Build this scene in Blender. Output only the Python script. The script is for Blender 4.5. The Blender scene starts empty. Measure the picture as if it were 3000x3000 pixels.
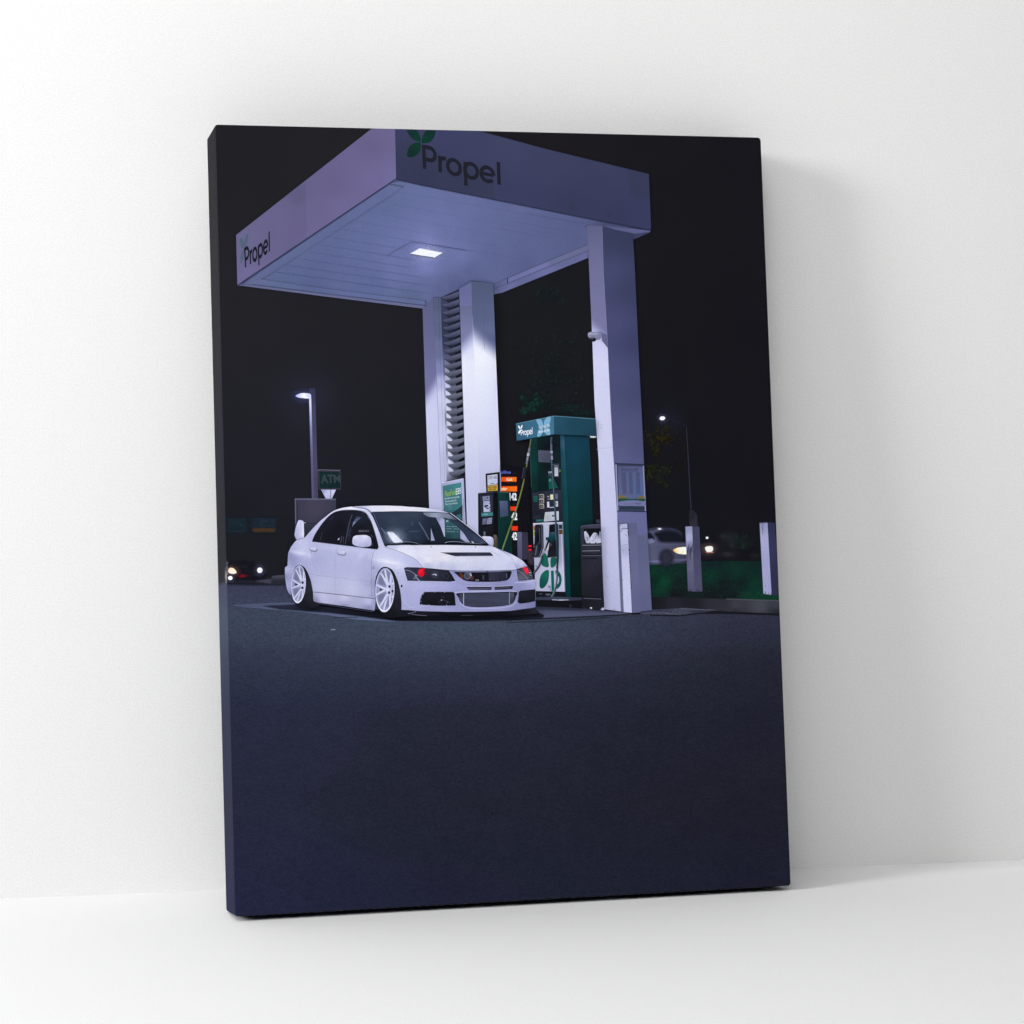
"""A stretched canvas print leaning against a white wall on a white floor.

The picture on the print is flat, so it is built as what it is: printed ink on the
cloth.  Every item of the picture is a patch of ink (a child of the canvas) lying on
the canvas' own front plane; its outline and its ink colours belong to the print.
The canvas, wall, floor and lamps are ordinary geometry at real size (metres)."""
import bpy, bmesh, math, random
from mathutils import Matrix, Vector, noise
from mathutils.geometry import tessellate_polygon

random.seed(7)
scene = bpy.context.scene
COL = scene.collection

# ------------------------------------------------------------------ canvas size
CW, CH, CT = 0.40, 0.54295, 0.0414          # width, height, depth of the stretched canvas
INK_GAIN = 0.99

# flattening of the tracing sheet onto the canvas' own plane (x from the middle, z from the bottom)
HM = ((0.0002389580319965261, -7.861059525854465e-06, -0.3438504573675472),
      (-1.2791084542837913e-05, -0.00022942943138048698, 0.624934180842789),
      (-3.390858016306157e-05, 1.0191877880975972e-05, 1.0))
HI = Matrix(HM).inverted()


def flat(x, y):
    w = HM[2][0]*x + HM[2][1]*y + HM[2][2]
    return ((HM[0][0]*x + HM[0][1]*y + HM[0][2])/w, (HM[1][0]*x + HM[1][1]*y + HM[1][2])/w)


def unflat(a, b):
    v = HI @ Vector((a, b, 1.0))
    return v.x/v.z, v.y/v.z


class Sheet:
    """a detail sheet of the tracing: origin and magnification"""
    def __init__(s, x0, y0, k):
        s.x0, s.y0, s.k = x0, y0, k

    def __call__(s, *pts):
        if len(pts) == 1 and isinstance(pts[0], (list, tuple)) and isinstance(pts[0][0], (list, tuple)):
            pts = pts[0]
        return [(s.x0 + p[0]/s.k, s.y0 + p[1]/s.k) for p in pts]

    def c(s, *samples):
        """ink colour samples (x, y, (r, g, b)) -> tracing coordinates"""
        return [(s.x0 + x/s.k, s.y0 + y/s.k, col) for x, y, col in samples]


Z1 = Sheet(620, 360, 2.76)
Z2 = Sheet(1240, 360, 2.76)
Z3 = Sheet(1200, 800, 2.76)
Z4 = Sheet(1340, 1180, 3.22)
C1 = Sheet(820, 1460, 4.83)
C2 = Sheet(1200, 1460, 4.83)
C3 = Sheet(1480, 1460, 4.2)
C4 = Sheet(1840, 1180, 2.8417)
C5 = Sheet(630, 1100, 2.5417)
G = Sheet(0, 0, 1)


# ------------------------------------------------------------------ ink colours
def lin(c):
    c = max(0.0, min(255.0, c))/255.0
    return c/12.92 if c <= 0.04045 else ((c + 0.055)/1.055)**2.4


def smooth(t):
    t = max(0.0, min(1.0, t))
    return t*t*(3 - 2*t)


def mixc(a, b, t):
    return tuple(a[i] + (b[i] - a[i])*t for i in range(3))


def idw(samples, p=2.6, soft=5.0):
    s2 = soft*soft

    def f(x, y):
        sw = 0.0
        r = g = b = 0.0
        for sx, sy, c in samples:
            d2 = (x - sx)**2 + (y - sy)**2 + s2
            w = d2**(-p/2)
            sw += w
            r += c[0]*w; g += c[1]*w; b += c[2]*w
        return (r/sw, g/sw, b/sw)
    return f


def ramp_y(*stops):
    """colour by height in the picture: (y, colour), ..."""
    def f(x, y):
        if y <= stops[0][0]:
            return stops[0][1]
        for (y0, c0), (y1, c1) in zip(stops, stops[1:]):
            if y <= y1:
                return mixc(c0, c1, (y - y0)/(y1 - y0))
        return stops[-1][1]
    return f


def axis_ramp(p0, p1, *stops):
    """colour along the line p0-p1: (t, colour), ..."""
    dx, dy = p1[0]-p0[0], p1[1]-p0[1]
    L2 = dx*dx + dy*dy

    def f(x, y):
        t = ((x-p0[0])*dx + (y-p0[1])*dy)/L2
        if t <= stops[0][0]:
            return stops[0][1]
        for (t0, c0), (t1, c1) in zip(stops, stops[1:]):
            if t <= t1:
                return mixc(c0, c1, smooth((t - t0)/(t1 - t0)))
        return stops[-1][1]
    return f


def n2(x, y, s, seed=0.0):
    return noise.noise(Vector((x*s, y*s, seed)))


# ------------------------------------------------------------------ materials
def new_mat(name):
    m = bpy.data.materials.new(name)
    m.use_nodes = True
    nt = m.node_tree
    for n in list(nt.nodes):
        nt.nodes.remove(n)
    return m, nt


def ink_material(name, grain=0.16, alpha=False, grain_scale=(1400, 1400, 1400), coarse=0.0):
    m, nt = new_mat(name)
    N, L = nt.nodes, nt.links
    out = N.new('ShaderNodeOutputMaterial')
    bsdf = N.new('ShaderNodeBsdfPrincipled')
    bsdf.inputs['Roughness'].default_value = 0.85
    bsdf.inputs['Specular IOR Level'].default_value = 0.0
    at = N.new('ShaderNodeAttribute'); at.attribute_name = 'ink'
    tc = N.new('ShaderNodeTexCoord')
    mp = N.new('ShaderNodeMapping'); mp.inputs['Scale'].default_value = grain_scale
    L.new(tc.outputs['Object'], mp.inputs['Vector'])
    nz = N.new('ShaderNodeTexNoise'); nz.inputs['Scale'].default_value = 1.0
    nz.inputs['Detail'].default_value = 1.0
    L.new(mp.outputs['Vector'], nz.inputs['Vector'])
    rg = N.new('ShaderNodeMapRange')
    rg.inputs['From Min'].default_value = 0.25; rg.inputs['From Max'].default_value = 0.75
    rg.inputs['To Min'].default_value = 1 - grain; rg.inputs['To Max'].default_value = 1 + grain
    L.new(nz.outputs['Fac'], rg.inputs['Value'])
    fac = rg.outputs['Result']
    if coarse:
        mp2 = N.new('ShaderNodeMapping'); mp2.inputs['Scale'].default_value = (420, 420, 700)
        L.new(tc.outputs['Object'], mp2.inputs['Vector'])
        nz2 = N.new('ShaderNodeTexNoise'); nz2.inputs['Scale'].default_value = 1.0
        nz2.inputs['Detail'].default_value = 4.0
        L.new(mp2.outputs['Vector'], nz2.inputs['Vector'])
        rg2 = N.new('ShaderNodeMapRange')
        rg2.inputs['From Min'].default_value = 0.25; rg2.inputs['From Max'].default_value = 0.75
        rg2.inputs['To Min'].default_value = 1 - coarse; rg2.inputs['To Max'].default_value = 1 + coarse
        L.new(nz2.outputs['Fac'], rg2.inputs['Value'])
        mm = N.new('ShaderNodeMath'); mm.operation = 'MULTIPLY'
        L.new(fac, mm.inputs[0]); L.new(rg2.outputs['Result'], mm.inputs[1])
        fac = mm.outputs[0]
    vm = N.new('ShaderNodeVectorMath'); vm.operation = 'SCALE'
    L.new(at.outputs['Color'], vm.inputs[0]); L.new(fac, vm.inputs['Scale'])
    L.new(vm.outputs['Vector'], bsdf.inputs['Base Color'])
    if alpha:
        tr = N.new('ShaderNodeBsdfTransparent')
        mx = N.new('ShaderNodeMixShader')
        L.new(at.outputs['Alpha'], mx.inputs['Fac'])
        L.new(tr.outputs[0], mx.inputs[1]); L.new(bsdf.outputs[0], mx.inputs[2])
        L.new(mx.outputs[0], out.inputs['Surface'])
    else:
        L.new(bsdf.outputs[0], out.inputs['Surface'])
    return m


M_INK = ink_material('printed_ink', grain=0.075)
M_SOFT = ink_material('printed_soft_ink', grain=0.075, alpha=True)
M_ASPHALT = ink_material('printed_asphalt_ink', grain=0.36, coarse=0.16)


def plaster(name, base, rough, bump, scale):
    m, nt = new_mat(name)
    N, L = nt.nodes, nt.links
    out = N.new('ShaderNodeOutputMaterial')
    b = N.new('ShaderNodeBsdfPrincipled')
    b.inputs['Roughness'].default_value = rough
    b.inputs['Specular IOR Level'].default_value = 0.15
    tc = N.new('ShaderNodeTexCoord')
    nz = N.new('ShaderNodeTexNoise'); nz.inputs['Scale'].default_value = scale
    nz.inputs['Detail'].default_value = 2.0
    L.new(tc.outputs['Object'], nz.inputs['Vector'])
    cr = N.new('ShaderNodeValToRGB')
    cr.color_ramp.elements[0].position = 0.33; cr.color_ramp.elements[1].position = 0.67
    cr.color_ramp.elements[0].color = (base*0.955, base*0.955, base*0.957, 1)
    hi = min(base*1.045, .96)
    cr.color_ramp.elements[1].color = (hi, hi, hi, 1)
    L.new(nz.outputs['Fac'], cr.inputs['Fac'])
    L.new(cr.outputs['Color'], b.inputs['Base Color'])
    bp = N.new('ShaderNodeBump'); bp.inputs['Strength'].default_value = bump
    bp.inputs['Distance'].default_value = 0.0006
    L.new(nz.outputs['Fac'], bp.inputs['Height'])
    L.new(bp.outputs['Normal'], b.inputs['Normal'])
    L.new(b.outputs[0], out.inputs['Surface'])
    return m


# ------------------------------------------------------------------ the canvas as a thing
root = bpy.data.objects.new('canvas_print', None)
COL.objects.link(root)
root.empty_display_size = 0.05
root['label'] = 'canvas print of a white car at a night petrol station, leaning against the white wall'
root['category'] = 'canvas print'
AX = ((0.996239554976576, -0.08625562190527347, -0.008168034635566248),
      (0.08664149756365772, 0.9918025980333683, 0.09391941989912019),
      (0.0, -0.09427393183693496, 0.9955462951445331))
root.matrix_world = Matrix(AX).to_4x4()

# ------------------------------------------------------------------ ink patches
STEP_Y = 2.5e-5                 # one coat of ink over another
X_IN, Z_IN = CW/2 - 0.0007, 0.0007
EDGE = (-X_IN, X_IN, Z_IN, CH - 0.0007)
coats = []                      # (bbox, level) of everything printed so far


def _clampxz(p):
    return (min(max(p[0], EDGE[0]), EDGE[1]), min(max(p[1], EDGE[2]), EDGE[3]))


def clip_poly(pts):
    """cut an outline (canvas plane) at the edges of the front face"""
    for axis, lim, sign in ((0, EDGE[0], 1), (0, EDGE[1], -1), (1, EDGE[2], 1), (1, EDGE[3], -1)):
        res = []
        for i in range(len(pts)):
            a, b = pts[i-1], pts[i]
            da, db = (a[axis]-lim)*sign, (b[axis]-lim)*sign
            if (da >= 0) != (db >= 0):
                t = da/(da-db)
                res.append((a[0]+(b[0]-a[0])*t, a[1]+(b[1]-a[1])*t))
            if db >= 0:
                res.append(b)
        pts = res
        if not pts:
            return []
    return pts


def level_for(bb):
    lv = 0
    for (b, l) in coats:
        if b[0] < bb[2] and bb[0] < b[2] and b[1] < bb[3] and bb[1] < b[3] and l >= lv:
            lv = l + 1
    coats.append((bb, lv))
    return lv


def spline(pts, n=6, closed=True):
    """smooth outline through the given points"""
    P = list(pts)
    m = len(P)
    out = []
    rng = range(m) if closed else range(m-1)
    for i in rng:
        if closed:
            p0, p1, p2, p3 = P[i-1], P[i], P[(i+1) % m], P[(i+2) % m]
        else:
            p0, p1, p2, p3 = P[max(i-1, 0)], P[i], P[i+1], P[min(i+2, m-1)]
        for k in range(n):
            t = k/n
            out.append(tuple(0.5*((2*p1[j]) + (-p0[j]+p2[j])*t + (2*p0[j]-5*p1[j]+4*p2[j]-p3[j])*t*t
                             + (-p0[j]+3*p1[j]-3*p2[j]+p3[j])*t**3) for j in range(2)))
    if not closed:
        out.append(P[-1])
    return out


def ellipse_pts(c, rx, ry, rot=0.0, n=40, a0=0.0, a1=2*math.pi):
    cr, sr = math.cos(rot), math.sin(rot)
    out = []
    full = abs((a1-a0) - 2*math.pi) < 1e-6
    for i in range(n if full else n+1):
        a = a0 + (a1-a0)*i/n
        x, y = rx*math.cos(a), ry*math.sin(a)
        out.append((c[0]+x*cr-y*sr, c[1]+x*sr+y*cr))
    return out


def stroke_pts(pts, w, w2=None):
    """outline of a line of width w along pts"""
    L, R = [], []
    n = len(pts)
    for i, p in enumerate(pts):
        a, b = pts[max(i-1, 0)], pts[min(i+1, n-1)]
        dx, dy = b[0]-a[0], b[1]-a[1]
        d = math.hypot(dx, dy) or 1e-9
        t = i/(n-1) if n > 1 else 0
        h = (w + ((w2 if w2 is not None else w) - w)*t)/2
        nx, ny = -dy/d*h, dx/d*h
        L.append((p[0]+nx, p[1]+ny)); R.append((p[0]-nx, p[1]-ny))
    return L, R


class Ink:
    """one printed item: all its patches become one mesh"""
    def __init__(s, name, parent=None, label=None, material=None, kind=None):
        s.name, s.parent, s.label, s.kind = name, parent or root, label, kind
        s.v, s.f, s.c, s.m = [], [], [], []
        s.mat = material or M_INK

    # ---- low level
    def _add(s, tri_pts, tris, cols, soft=False):
        if not tri_pts:
            return
        tri_pts = [_clampxz(p) for p in tri_pts]
        xs = [p[0] for p in tri_pts]; ys = [p[1] for p in tri_pts]
        lv = level_for((min(xs), min(ys), max(xs), max(ys)))
        y = -CT - STEP_Y*(lv+1)
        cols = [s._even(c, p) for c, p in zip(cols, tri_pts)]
        b = len(s.v)
        s.v += [(p[0], y, p[1]) for p in tri_pts]
        s.c += cols
        for t in tris:
            p, q, r = (tri_pts[i] for i in t[:3])
            ar = (q[0]-p[0])*(r[1]-p[1]) - (q[1]-p[1])*(r[0]-p[0])
            if len(t) == 3 and abs(ar) < 1e-14:
                continue
            t = tuple(t) if ar > 0 else tuple(reversed(t))
            s.f.append(tuple(b+i for i in t))
            s.m.append(1 if soft else 0)

    @staticmethod
    def _ink(c, a=1.0):
        r, g, b = c
        if b > r >= g - 2:                     # the print leans to blue rather than to violet
            d = b - g
            r -= .055*d; g += .02*d; b -= .12*d + .10*d*max(0.0, 1 - abs(g-100)/70)
            k = 1 - .07*max(0.0, 1 - abs(g-95)/70)
            r *= k; g *= k; b *= k
        elif g > r and g >= b - 2:             # and its greens are dull
            d = g - max(r, min(b, g))*.5 - r*.5
            g -= .22*d; r += .02*d
        c = (r, g, b)
        return (lin(c[0])*INK_GAIN, lin(c[1])*INK_GAIN, lin(c[2])*INK_GAIN, a)

    @staticmethod
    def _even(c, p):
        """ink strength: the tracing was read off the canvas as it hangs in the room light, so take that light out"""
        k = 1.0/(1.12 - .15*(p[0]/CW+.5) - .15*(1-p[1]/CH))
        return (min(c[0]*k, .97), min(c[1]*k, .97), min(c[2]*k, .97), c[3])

    # ---- patches
    def poly(s, pts, col, step=None, clip=False):
        fl = [flat(*p) for p in pts]
        if clip:
            fl = clip_poly(fl)
            if len(fl) < 3:
                return s
        tris = tessellate_polygon([[Vector((p[0], p[1], 0)) for p in fl]])
        if not callable(col):
            s._add(fl, [tuple(t) for t in tris], [s._ink(col)]*len(fl))
            return s
        bm = bmesh.new()
        vs = [bm.verts.new((p[0], p[1], 0)) for p in fl]
        for t in tris:
            try:
                bm.faces.new([vs[i] for i in t])
            except ValueError:
                pass
        st = (step or 12)*0.00025
        for ax in (0, 1):
            lo = min(p[ax] for p in fl); hi = max(p[ax] for p in fl)
            k = int((hi-lo)/st)
            no = (1, 0, 0) if ax == 0 else (0, 1, 0)
            for i in range(1, k+1):
                q = lo + (hi-lo)*i/(k+1)
                co = (q, 0, 0) if ax == 0 else (0, q, 0)
                bmesh.ops.bisect_plane(bm, geom=bm.verts[:]+bm.edges[:]+bm.faces[:], dist=1e-8,
                                       plane_co=co, plane_no=no)
        bmesh.ops.triangulate(bm, faces=[f for f in bm.faces if len(f.verts) > 3])
        bm.verts.index_update()
        P = [(v.co.x, v.co.y) for v in bm.verts]
        C = [s._ink(col(*unflat(*p))) for p in P]
        s._add(P, [tuple(v.index for v in f.verts) for f in bm.faces], C)
        bm.free()
        return s

    def line(s, pts, w, col, w2=None):
        L, R = stroke_pts(pts, w, w2)
        fl = [flat(*p) for p in L] + [flat(*p) for p in R]
        n = len(L)
        tr = []
        for i in range(n-1):
            tr += [(i, i+1, n+i+1), (i, n+i+1, n+i)]
        src = L + R
        cols = [s._ink(col(*p)) if callable(col) else s._ink(col) for p in src]
        s._add(fl, tr, cols)
        return s

    def fade(s, pts, w, col, a0=1.0, a1=0.0, w2=None):
        """a line that fades along its length"""
        L, R = stroke_pts(pts, w, w2)
        n = len(L)
        fl = [flat(*p) for p in L] + [flat(*p) for p in R]
        tr = []
        for i in range(n-1):
            tr += [(i, i+1, n+i+1), (i, n+i+1, n+i)]
        al = [a0+(a1-a0)*i/(n-1) for i in range(n)]*2
        s._add(fl, tr, [s._ink(col, a) for a in al], soft=True)
        return s

    def wash(s, pts, col, alphas):
        """a small patch of see-through ink, one strength per corner"""
        fl = [flat(*p) for p in pts]
        tris = tessellate_polygon([[Vector((p[0], p[1], 0)) for p in fl]])
        s._add(fl, [tuple(t) for t in tris], [s._ink(col, a) for a in alphas], soft=True)
        return s

    def glow(s, c, rx, ry, col, a0=0.8, power=2.0, core=None, n=36, rings=9):
        """soft spot of ink, strongest in the middle"""
        pts, cols, tr = [flat(*c)], [s._ink(core or col, a0)], []
        for k in range(1, rings+1):
            t = k/rings
            for q in ellipse_pts(c, rx*t, ry*t, n=n):
                pts.append(flat(*q))
                cols.append(s._ink(mixc(core or col, col, min(1, t*2)), a0*(1-t)**power))
        for i in range(n):
            tr.append((0, 1+i, 1+(i+1) % n))
        for k in range(rings-1):
            a, b = 1+k*n, 1+(k+1)*n
            for i in range(n):
                j = (i+1) % n
                tr += [(a+i, b+i, b+j), (a+i, b+j, a+j)]
        s._add(pts, tr, cols, soft=True)
        return s

    def soft(s, pts, col, w, a=1.0):
        """patch with an out-of-focus edge of width w"""
        n = len(pts)
        ar = sum(pts[i-1][0]*pts[i][1]-pts[i][0]*pts[i-1][1] for i in range(n))
        sg = 1 if ar > 0 else -1
        outp, inp = [], []
        for i in range(n):
            p, q, r = pts[i-1], pts[i], pts[(i+1) % n]
            dx, dy = r[0]-p[0], r[1]-p[1]
            d = math.hypot(dx, dy) or 1e-9
            nx, ny = dy/d*sg, -dx/d*sg
            outp.append((q[0]+nx*w/2, q[1]+ny*w/2)); inp.append((q[0]-nx*w/2, q[1]-ny*w/2))
        fl = [flat(*p) for p in inp] + [flat(*p) for p in outp]
        tr = [tuple(t) for t in tessellate_polygon([[Vector((p[0], p[1], 0)) for p in fl[:n]]])]
        for i in range(n):
            j = (i+1) % n
            tr += [(i, j, n+j), (i, n+j, n+i)]
        cc = lambda p: col(*p) if callable(col) else col
        cols = [s._ink(cc(p), a) for p in inp] + [s._ink(cc(p), 0.0) for p in outp]
        s._add(fl, tr, cols, soft=True)
        return s

    def ell(s, c, rx, ry, col, rot=0.0, step=None):
        return s.poly(ellipse_pts(c, rx, ry, rot), col, step)

    def ring(s, c, rx, ry, w, col, rot=0.0, a0=0.0, a1=2*math.pi, n=40):
        o = ellipse_pts(c, rx, ry, rot, n, a0, a1)
        i_ = ellipse_pts(c, rx-w, ry-w*ry/rx if ry > rx else ry-w, rot, n, a0, a1)
        m = len(o)
        fl = [flat(*p) for p in o] + [flat(*p) for p in i_]
        closed = abs(a1-a0-2*math.pi) < 1e-6
        tr = []
        for k in range(m if closed else m-1):
            j = (k+1) % m
            tr += [(k, j, m+j), (k, m+j, m+k)]
        src = o + i_
        s._add(fl, tr, [s._ink(col(*p)) if callable(col) else s._ink(col) for p in src])
        return s

    # ---- lettering
    def text(s, word, quad, col, shear=0.0, bold=0.0):
        """word fitted into quad = top-left, top-right, bottom-right, bottom-left"""
        V, F = glyphs(word, bold)
        if not V:
            return s
        x0 = min(p[0] for p in V); x1 = max(p[0] for p in V)
        y0 = min(p[1] for p in V); y1 = max(p[1] for p in V)
        pts = []
        for x, y in V:
            u, v = (x-x0)/(x1-x0), 1-(y-y0)/(y1-y0)
            u += shear*(1-v)/max((x1-x0)/(y1-y0), .01)
            pts.append(bil(quad, u, v))
        fl = [flat(*p) for p in pts]
        s._add(fl, F, [s._ink(col)]*len(fl))
        return s

    def rounded_word(s, quad, col, w=0.2):
        """the round geometric lettering of the fascia: quad = cap top-left, top-right, base right, base left"""
        def put(path, ww=w):
            L, R = stroke_pts(path, ww)
            mp = lambda p: bil(quad, p[0]/5.42, 1-p[1]/1.45)
            n = len(L)
            fl = [flat(*mp(p)) for p in L] + [flat(*mp(p)) for p in R]
            tr = []
            for i in range(n-1):
                tr += [(i, i+1, n+i+1), (i, n+i+1, n+i)]
            s._add(fl, tr, [s._ink(col)]*len(fl))
        arc = lambda cx, cy, r, a, b, n=22: [(cx+r*math.cos(a+(b-a)*i/n), cy+r*math.sin(a+(b-a)*i/n)) for i in range(n+1)]
        pi = math.pi
        put([(.1, 0), (.1, 1.45)])                                                         # P
        put([(.1, 1.36), (.5, 1.36)] + arc(.5, .98, .38, pi/2, -pi/2) + [(.1, .6)])
        put([(1.2, 0), (1.2, 1.0)])                                                        # r
        put([(1.2, .55), (1.24, .74), (1.34, .86), (1.48, .91), (1.64, .90)])
        put(arc(2.18, .5, .44, 0, 2*pi, 36))                                               # o
        put(arc(3.38, .5, .44, 0, 2*pi, 36)); put([(2.98, -.5), (2.98, .98)])              # p
        put(arc(4.52, .5, .44, 0, 1.78*pi, 34)); put([(4.1, .5), (4.94, .5)], w*.85)       # e
        put([(5.32, 0), (5.32, 1.45)])                                                     # l
        return s

    def build(s):
        me = bpy.data.meshes.new(s.name)
        me.from_pydata(s.v, [], s.f)
        me.materials.append(s.mat); me.materials.append(M_SOFT)
        at = me.color_attributes.new('ink', 'FLOAT_COLOR', 'POINT')
        flatc = [k for c in s.c for k in c]
        at.data.foreach_set('color', flatc)
        me.polygons.foreach_set('material_index', s.m)
        me.update()
        o = bpy.data.objects.new(s.name, me)
        COL.objects.link(o)
        o.parent = s.parent
        if s.label:
            o['label'] = s.label
        if s.kind:
            o['kind'] = s.kind
        s.obj = o
        return o


def bil(q, u, v):
    a = (q[0][0]+(q[1][0]-q[0][0])*u, q[0][1]+(q[1][1]-q[0][1])*u)
    b = (q[3][0]+(q[2][0]-q[3][0])*u, q[3][1]+(q[2][1]-q[3][1])*u)
    return (a[0]+(b[0]-a[0])*v, a[1]+(b[1]-a[1])*v)


_glyphs = {}


def glyphs(word, bold=0.0):
    key = (word, bold)
    if key not in _glyphs:
        cu = bpy.data.curves.new('lettering', 'FONT')
        cu.body = word
        cu.resolution_u = 3
        cu.offset = bold
        ob = bpy.data.objects.new('lettering', cu)
        COL.objects.link(ob)
        me = bpy.data.meshes.new_from_object(ob)
        V = [(v.co.x, v.co.y) for v in me.vertices]
        F = [tuple(p.vertices) for p in me.polygons]
        bpy.data.objects.remove(ob); bpy.data.curves.remove(cu); bpy.data.meshes.remove(me)
        _glyphs[key] = (V, F)
    return _glyphs[key]


def scribble(ink, quad, rows, col, lw=2.0, fill=0.55, seed=1, gap=(2, 7)):
    """rows of print too small to read"""
    rnd = random.Random(seed)
    for r in range(rows):
        v = (r+0.5)/rows
        u = 0.0
        while u < 0.97:
            du = rnd.uniform(.05, .16)
            u2 = min(u+du, 1.0)
            if rnd.random() < fill:
                ink.line([bil(quad, u, v), bil(quad, u2, v)], lw, col)
            u = u2 + rnd.uniform(.015, .05)


# ================================================================== THE PICTURE
# ---- night sky, lamp gloss painted in towards the left (also gives the colour of the cloth folded round the sides)
sky_s = idw(G.c((650, 380, (35, 34, 39)), (640, 900, (37, 36, 42)), (1000, 450, (36, 35, 40)), (1000, 1000, (34, 34, 40)),
                (750, 1300, (34, 34, 43)), (800, 1150, (36, 35, 43)), (1150, 1300, (31, 31, 39)), (700, 1600, (29, 29, 37)),
                (1000, 1460, (31, 31, 40)), (1600, 420, (30, 28, 33)), (1600, 1000, (28, 29, 33)), (2000, 500, (25, 25, 31)),
                (2200, 450, (24, 23, 30)), (2050, 1000, (23, 23, 29)), (2250, 1000, (23, 22, 29)), (2000, 1400, (22, 22, 29)),
                (2280, 1500, (22, 21, 28)), (1500, 1300, (25, 25, 31)), (1950, 1600, (22, 22, 30))), 3.0, 150)


def sky_col(x, y):
    c = sky_s(x, y)
    d = n2(x, y, 0.012, 3)*1.2
    g = math.exp(-(((x-905)/75)**2 + ((y-1165)/75)**2))*9          # air round the lamp
    g2 = math.exp(-(((x-1960)/40)**2 + ((y-1232)/40)**2))*9
    return (c[0]+d+g*.7+g2*.7, c[1]+d+g*.7+g2*.7, c[2]+d+g*1.6+g2*1.4)


ASPH_X = (680.0, 1350.0, 2290.0)
ASPH_ROWS = [(1715, (58, 60, 84), (60, 64, 86), (47, 48, 66)), (1800, (60, 68, 87), (66, 76, 95), (46, 48, 65)),
             (1860, (57, 65, 83), (63, 73, 91), (43, 45, 62)), (1930, (50, 56, 74), (53, 59, 77), (38, 39, 54)),
             (2000, (45, 50, 68), (45, 49, 66), (35, 36, 50)), (2100, (40, 44, 61), (39, 41, 57), (33, 34, 47)),
             (2350, (38, 41, 58), (35, 37, 51), (31, 32, 43)), (2600, (37, 40, 61), (34, 37, 53), (31, 32, 47)),
             (2720, (36, 40, 62), (34, 37, 55), (31, 33, 49))]


def asph_s(x, y):
    x -= (y-1700)*.045                        # follow the canvas edges
    t = max(0.0, min(1.0, (x-ASPH_X[0])/(ASPH_X[2]-ASPH_X[0])))

    def row(r):
        a = mixc(r[1], r[2], smooth(min(1, t/.42)))
        return mixc(a, r[3], smooth(max(0, (t-.38)/.62)))
    R = ASPH_ROWS
    if y <= R[0][0]:
        return row(R[0])
    for r0, r1 in zip(R, R[1:]):
        if y <= r1[0]:
            return mixc(row(r0), row(r1), smooth((y-r0[0])/(r1[0]-r0[0]))*.5 + .5*(y-r0[0])/(r1[0]-r0[0]))
    return row(R[-1])


def asph_col(x, y):
    c = asph_s(x, y)
    d = n2(x*0.6, y, 0.011, 9)*1.1 + n2(x*.6, y, 0.03, 5)*1.2 + n2(x*.7, y, .085, 6)*1.6
    return (c[0]+d, c[1]+d-.8*smooth((y-1900)/200), c[2]+d*1.1+1.5*smooth((y-1900)/200))


HORIZON = [(600, 1702), (900, 1702), (1200, 1700), (1700, 1775), (1920, 1796), (2050, 1798), (2340, 1800)]


def horizon_y(x):
    for (xa, ya), (xb, yb) in zip(HORIZON, HORIZON[1:]):
        if x <= xb:
            return ya + (yb-ya)*(x-xa)/(xb-xa)
    return 1800


FASCIA_L = Z1((197, 908), (1300, 42)) + [(1090.5, 360), (1154, 360)] + Z1((1475, 48), (1486, 455), (207, 1313))
FASCIA_R = [(1153.6, 360), (1300, 358)] + Z2((430, 62), (980, 210), (1822, 415), (1840, 866)) + Z2((1350, 777), (680, 642), (0, 506)) + Z1((1486, 456), (1475, 48))


def edge_col(x, y):
    """what is printed on the cloth where it folds over the edge"""
    if y > horizon_y(x):
        return asph_col(x, y)
    if y < 420 and 1095 < x < 1154:
        return (116, 108, 160)
    if y < 420 and 1154 <= x < 1390:
        return (74, 74, 112)
    c = sky_col(x, y)
    for hx, hy, r, col in ((668, 1683, 13, (255, 240, 225)), (663, 1694, 8, (245, 240, 235)), (655, 1662, 12, (90, 95, 140))):
        k = math.exp(-((x-hx)**2 + (y-hy)**2)/(r*r))
        c = mixc(c, col, min(1, k*1.3))
    if y > 1640 and x < 690:
        c = mixc(c, (24, 24, 34), .5)
    return c


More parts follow.
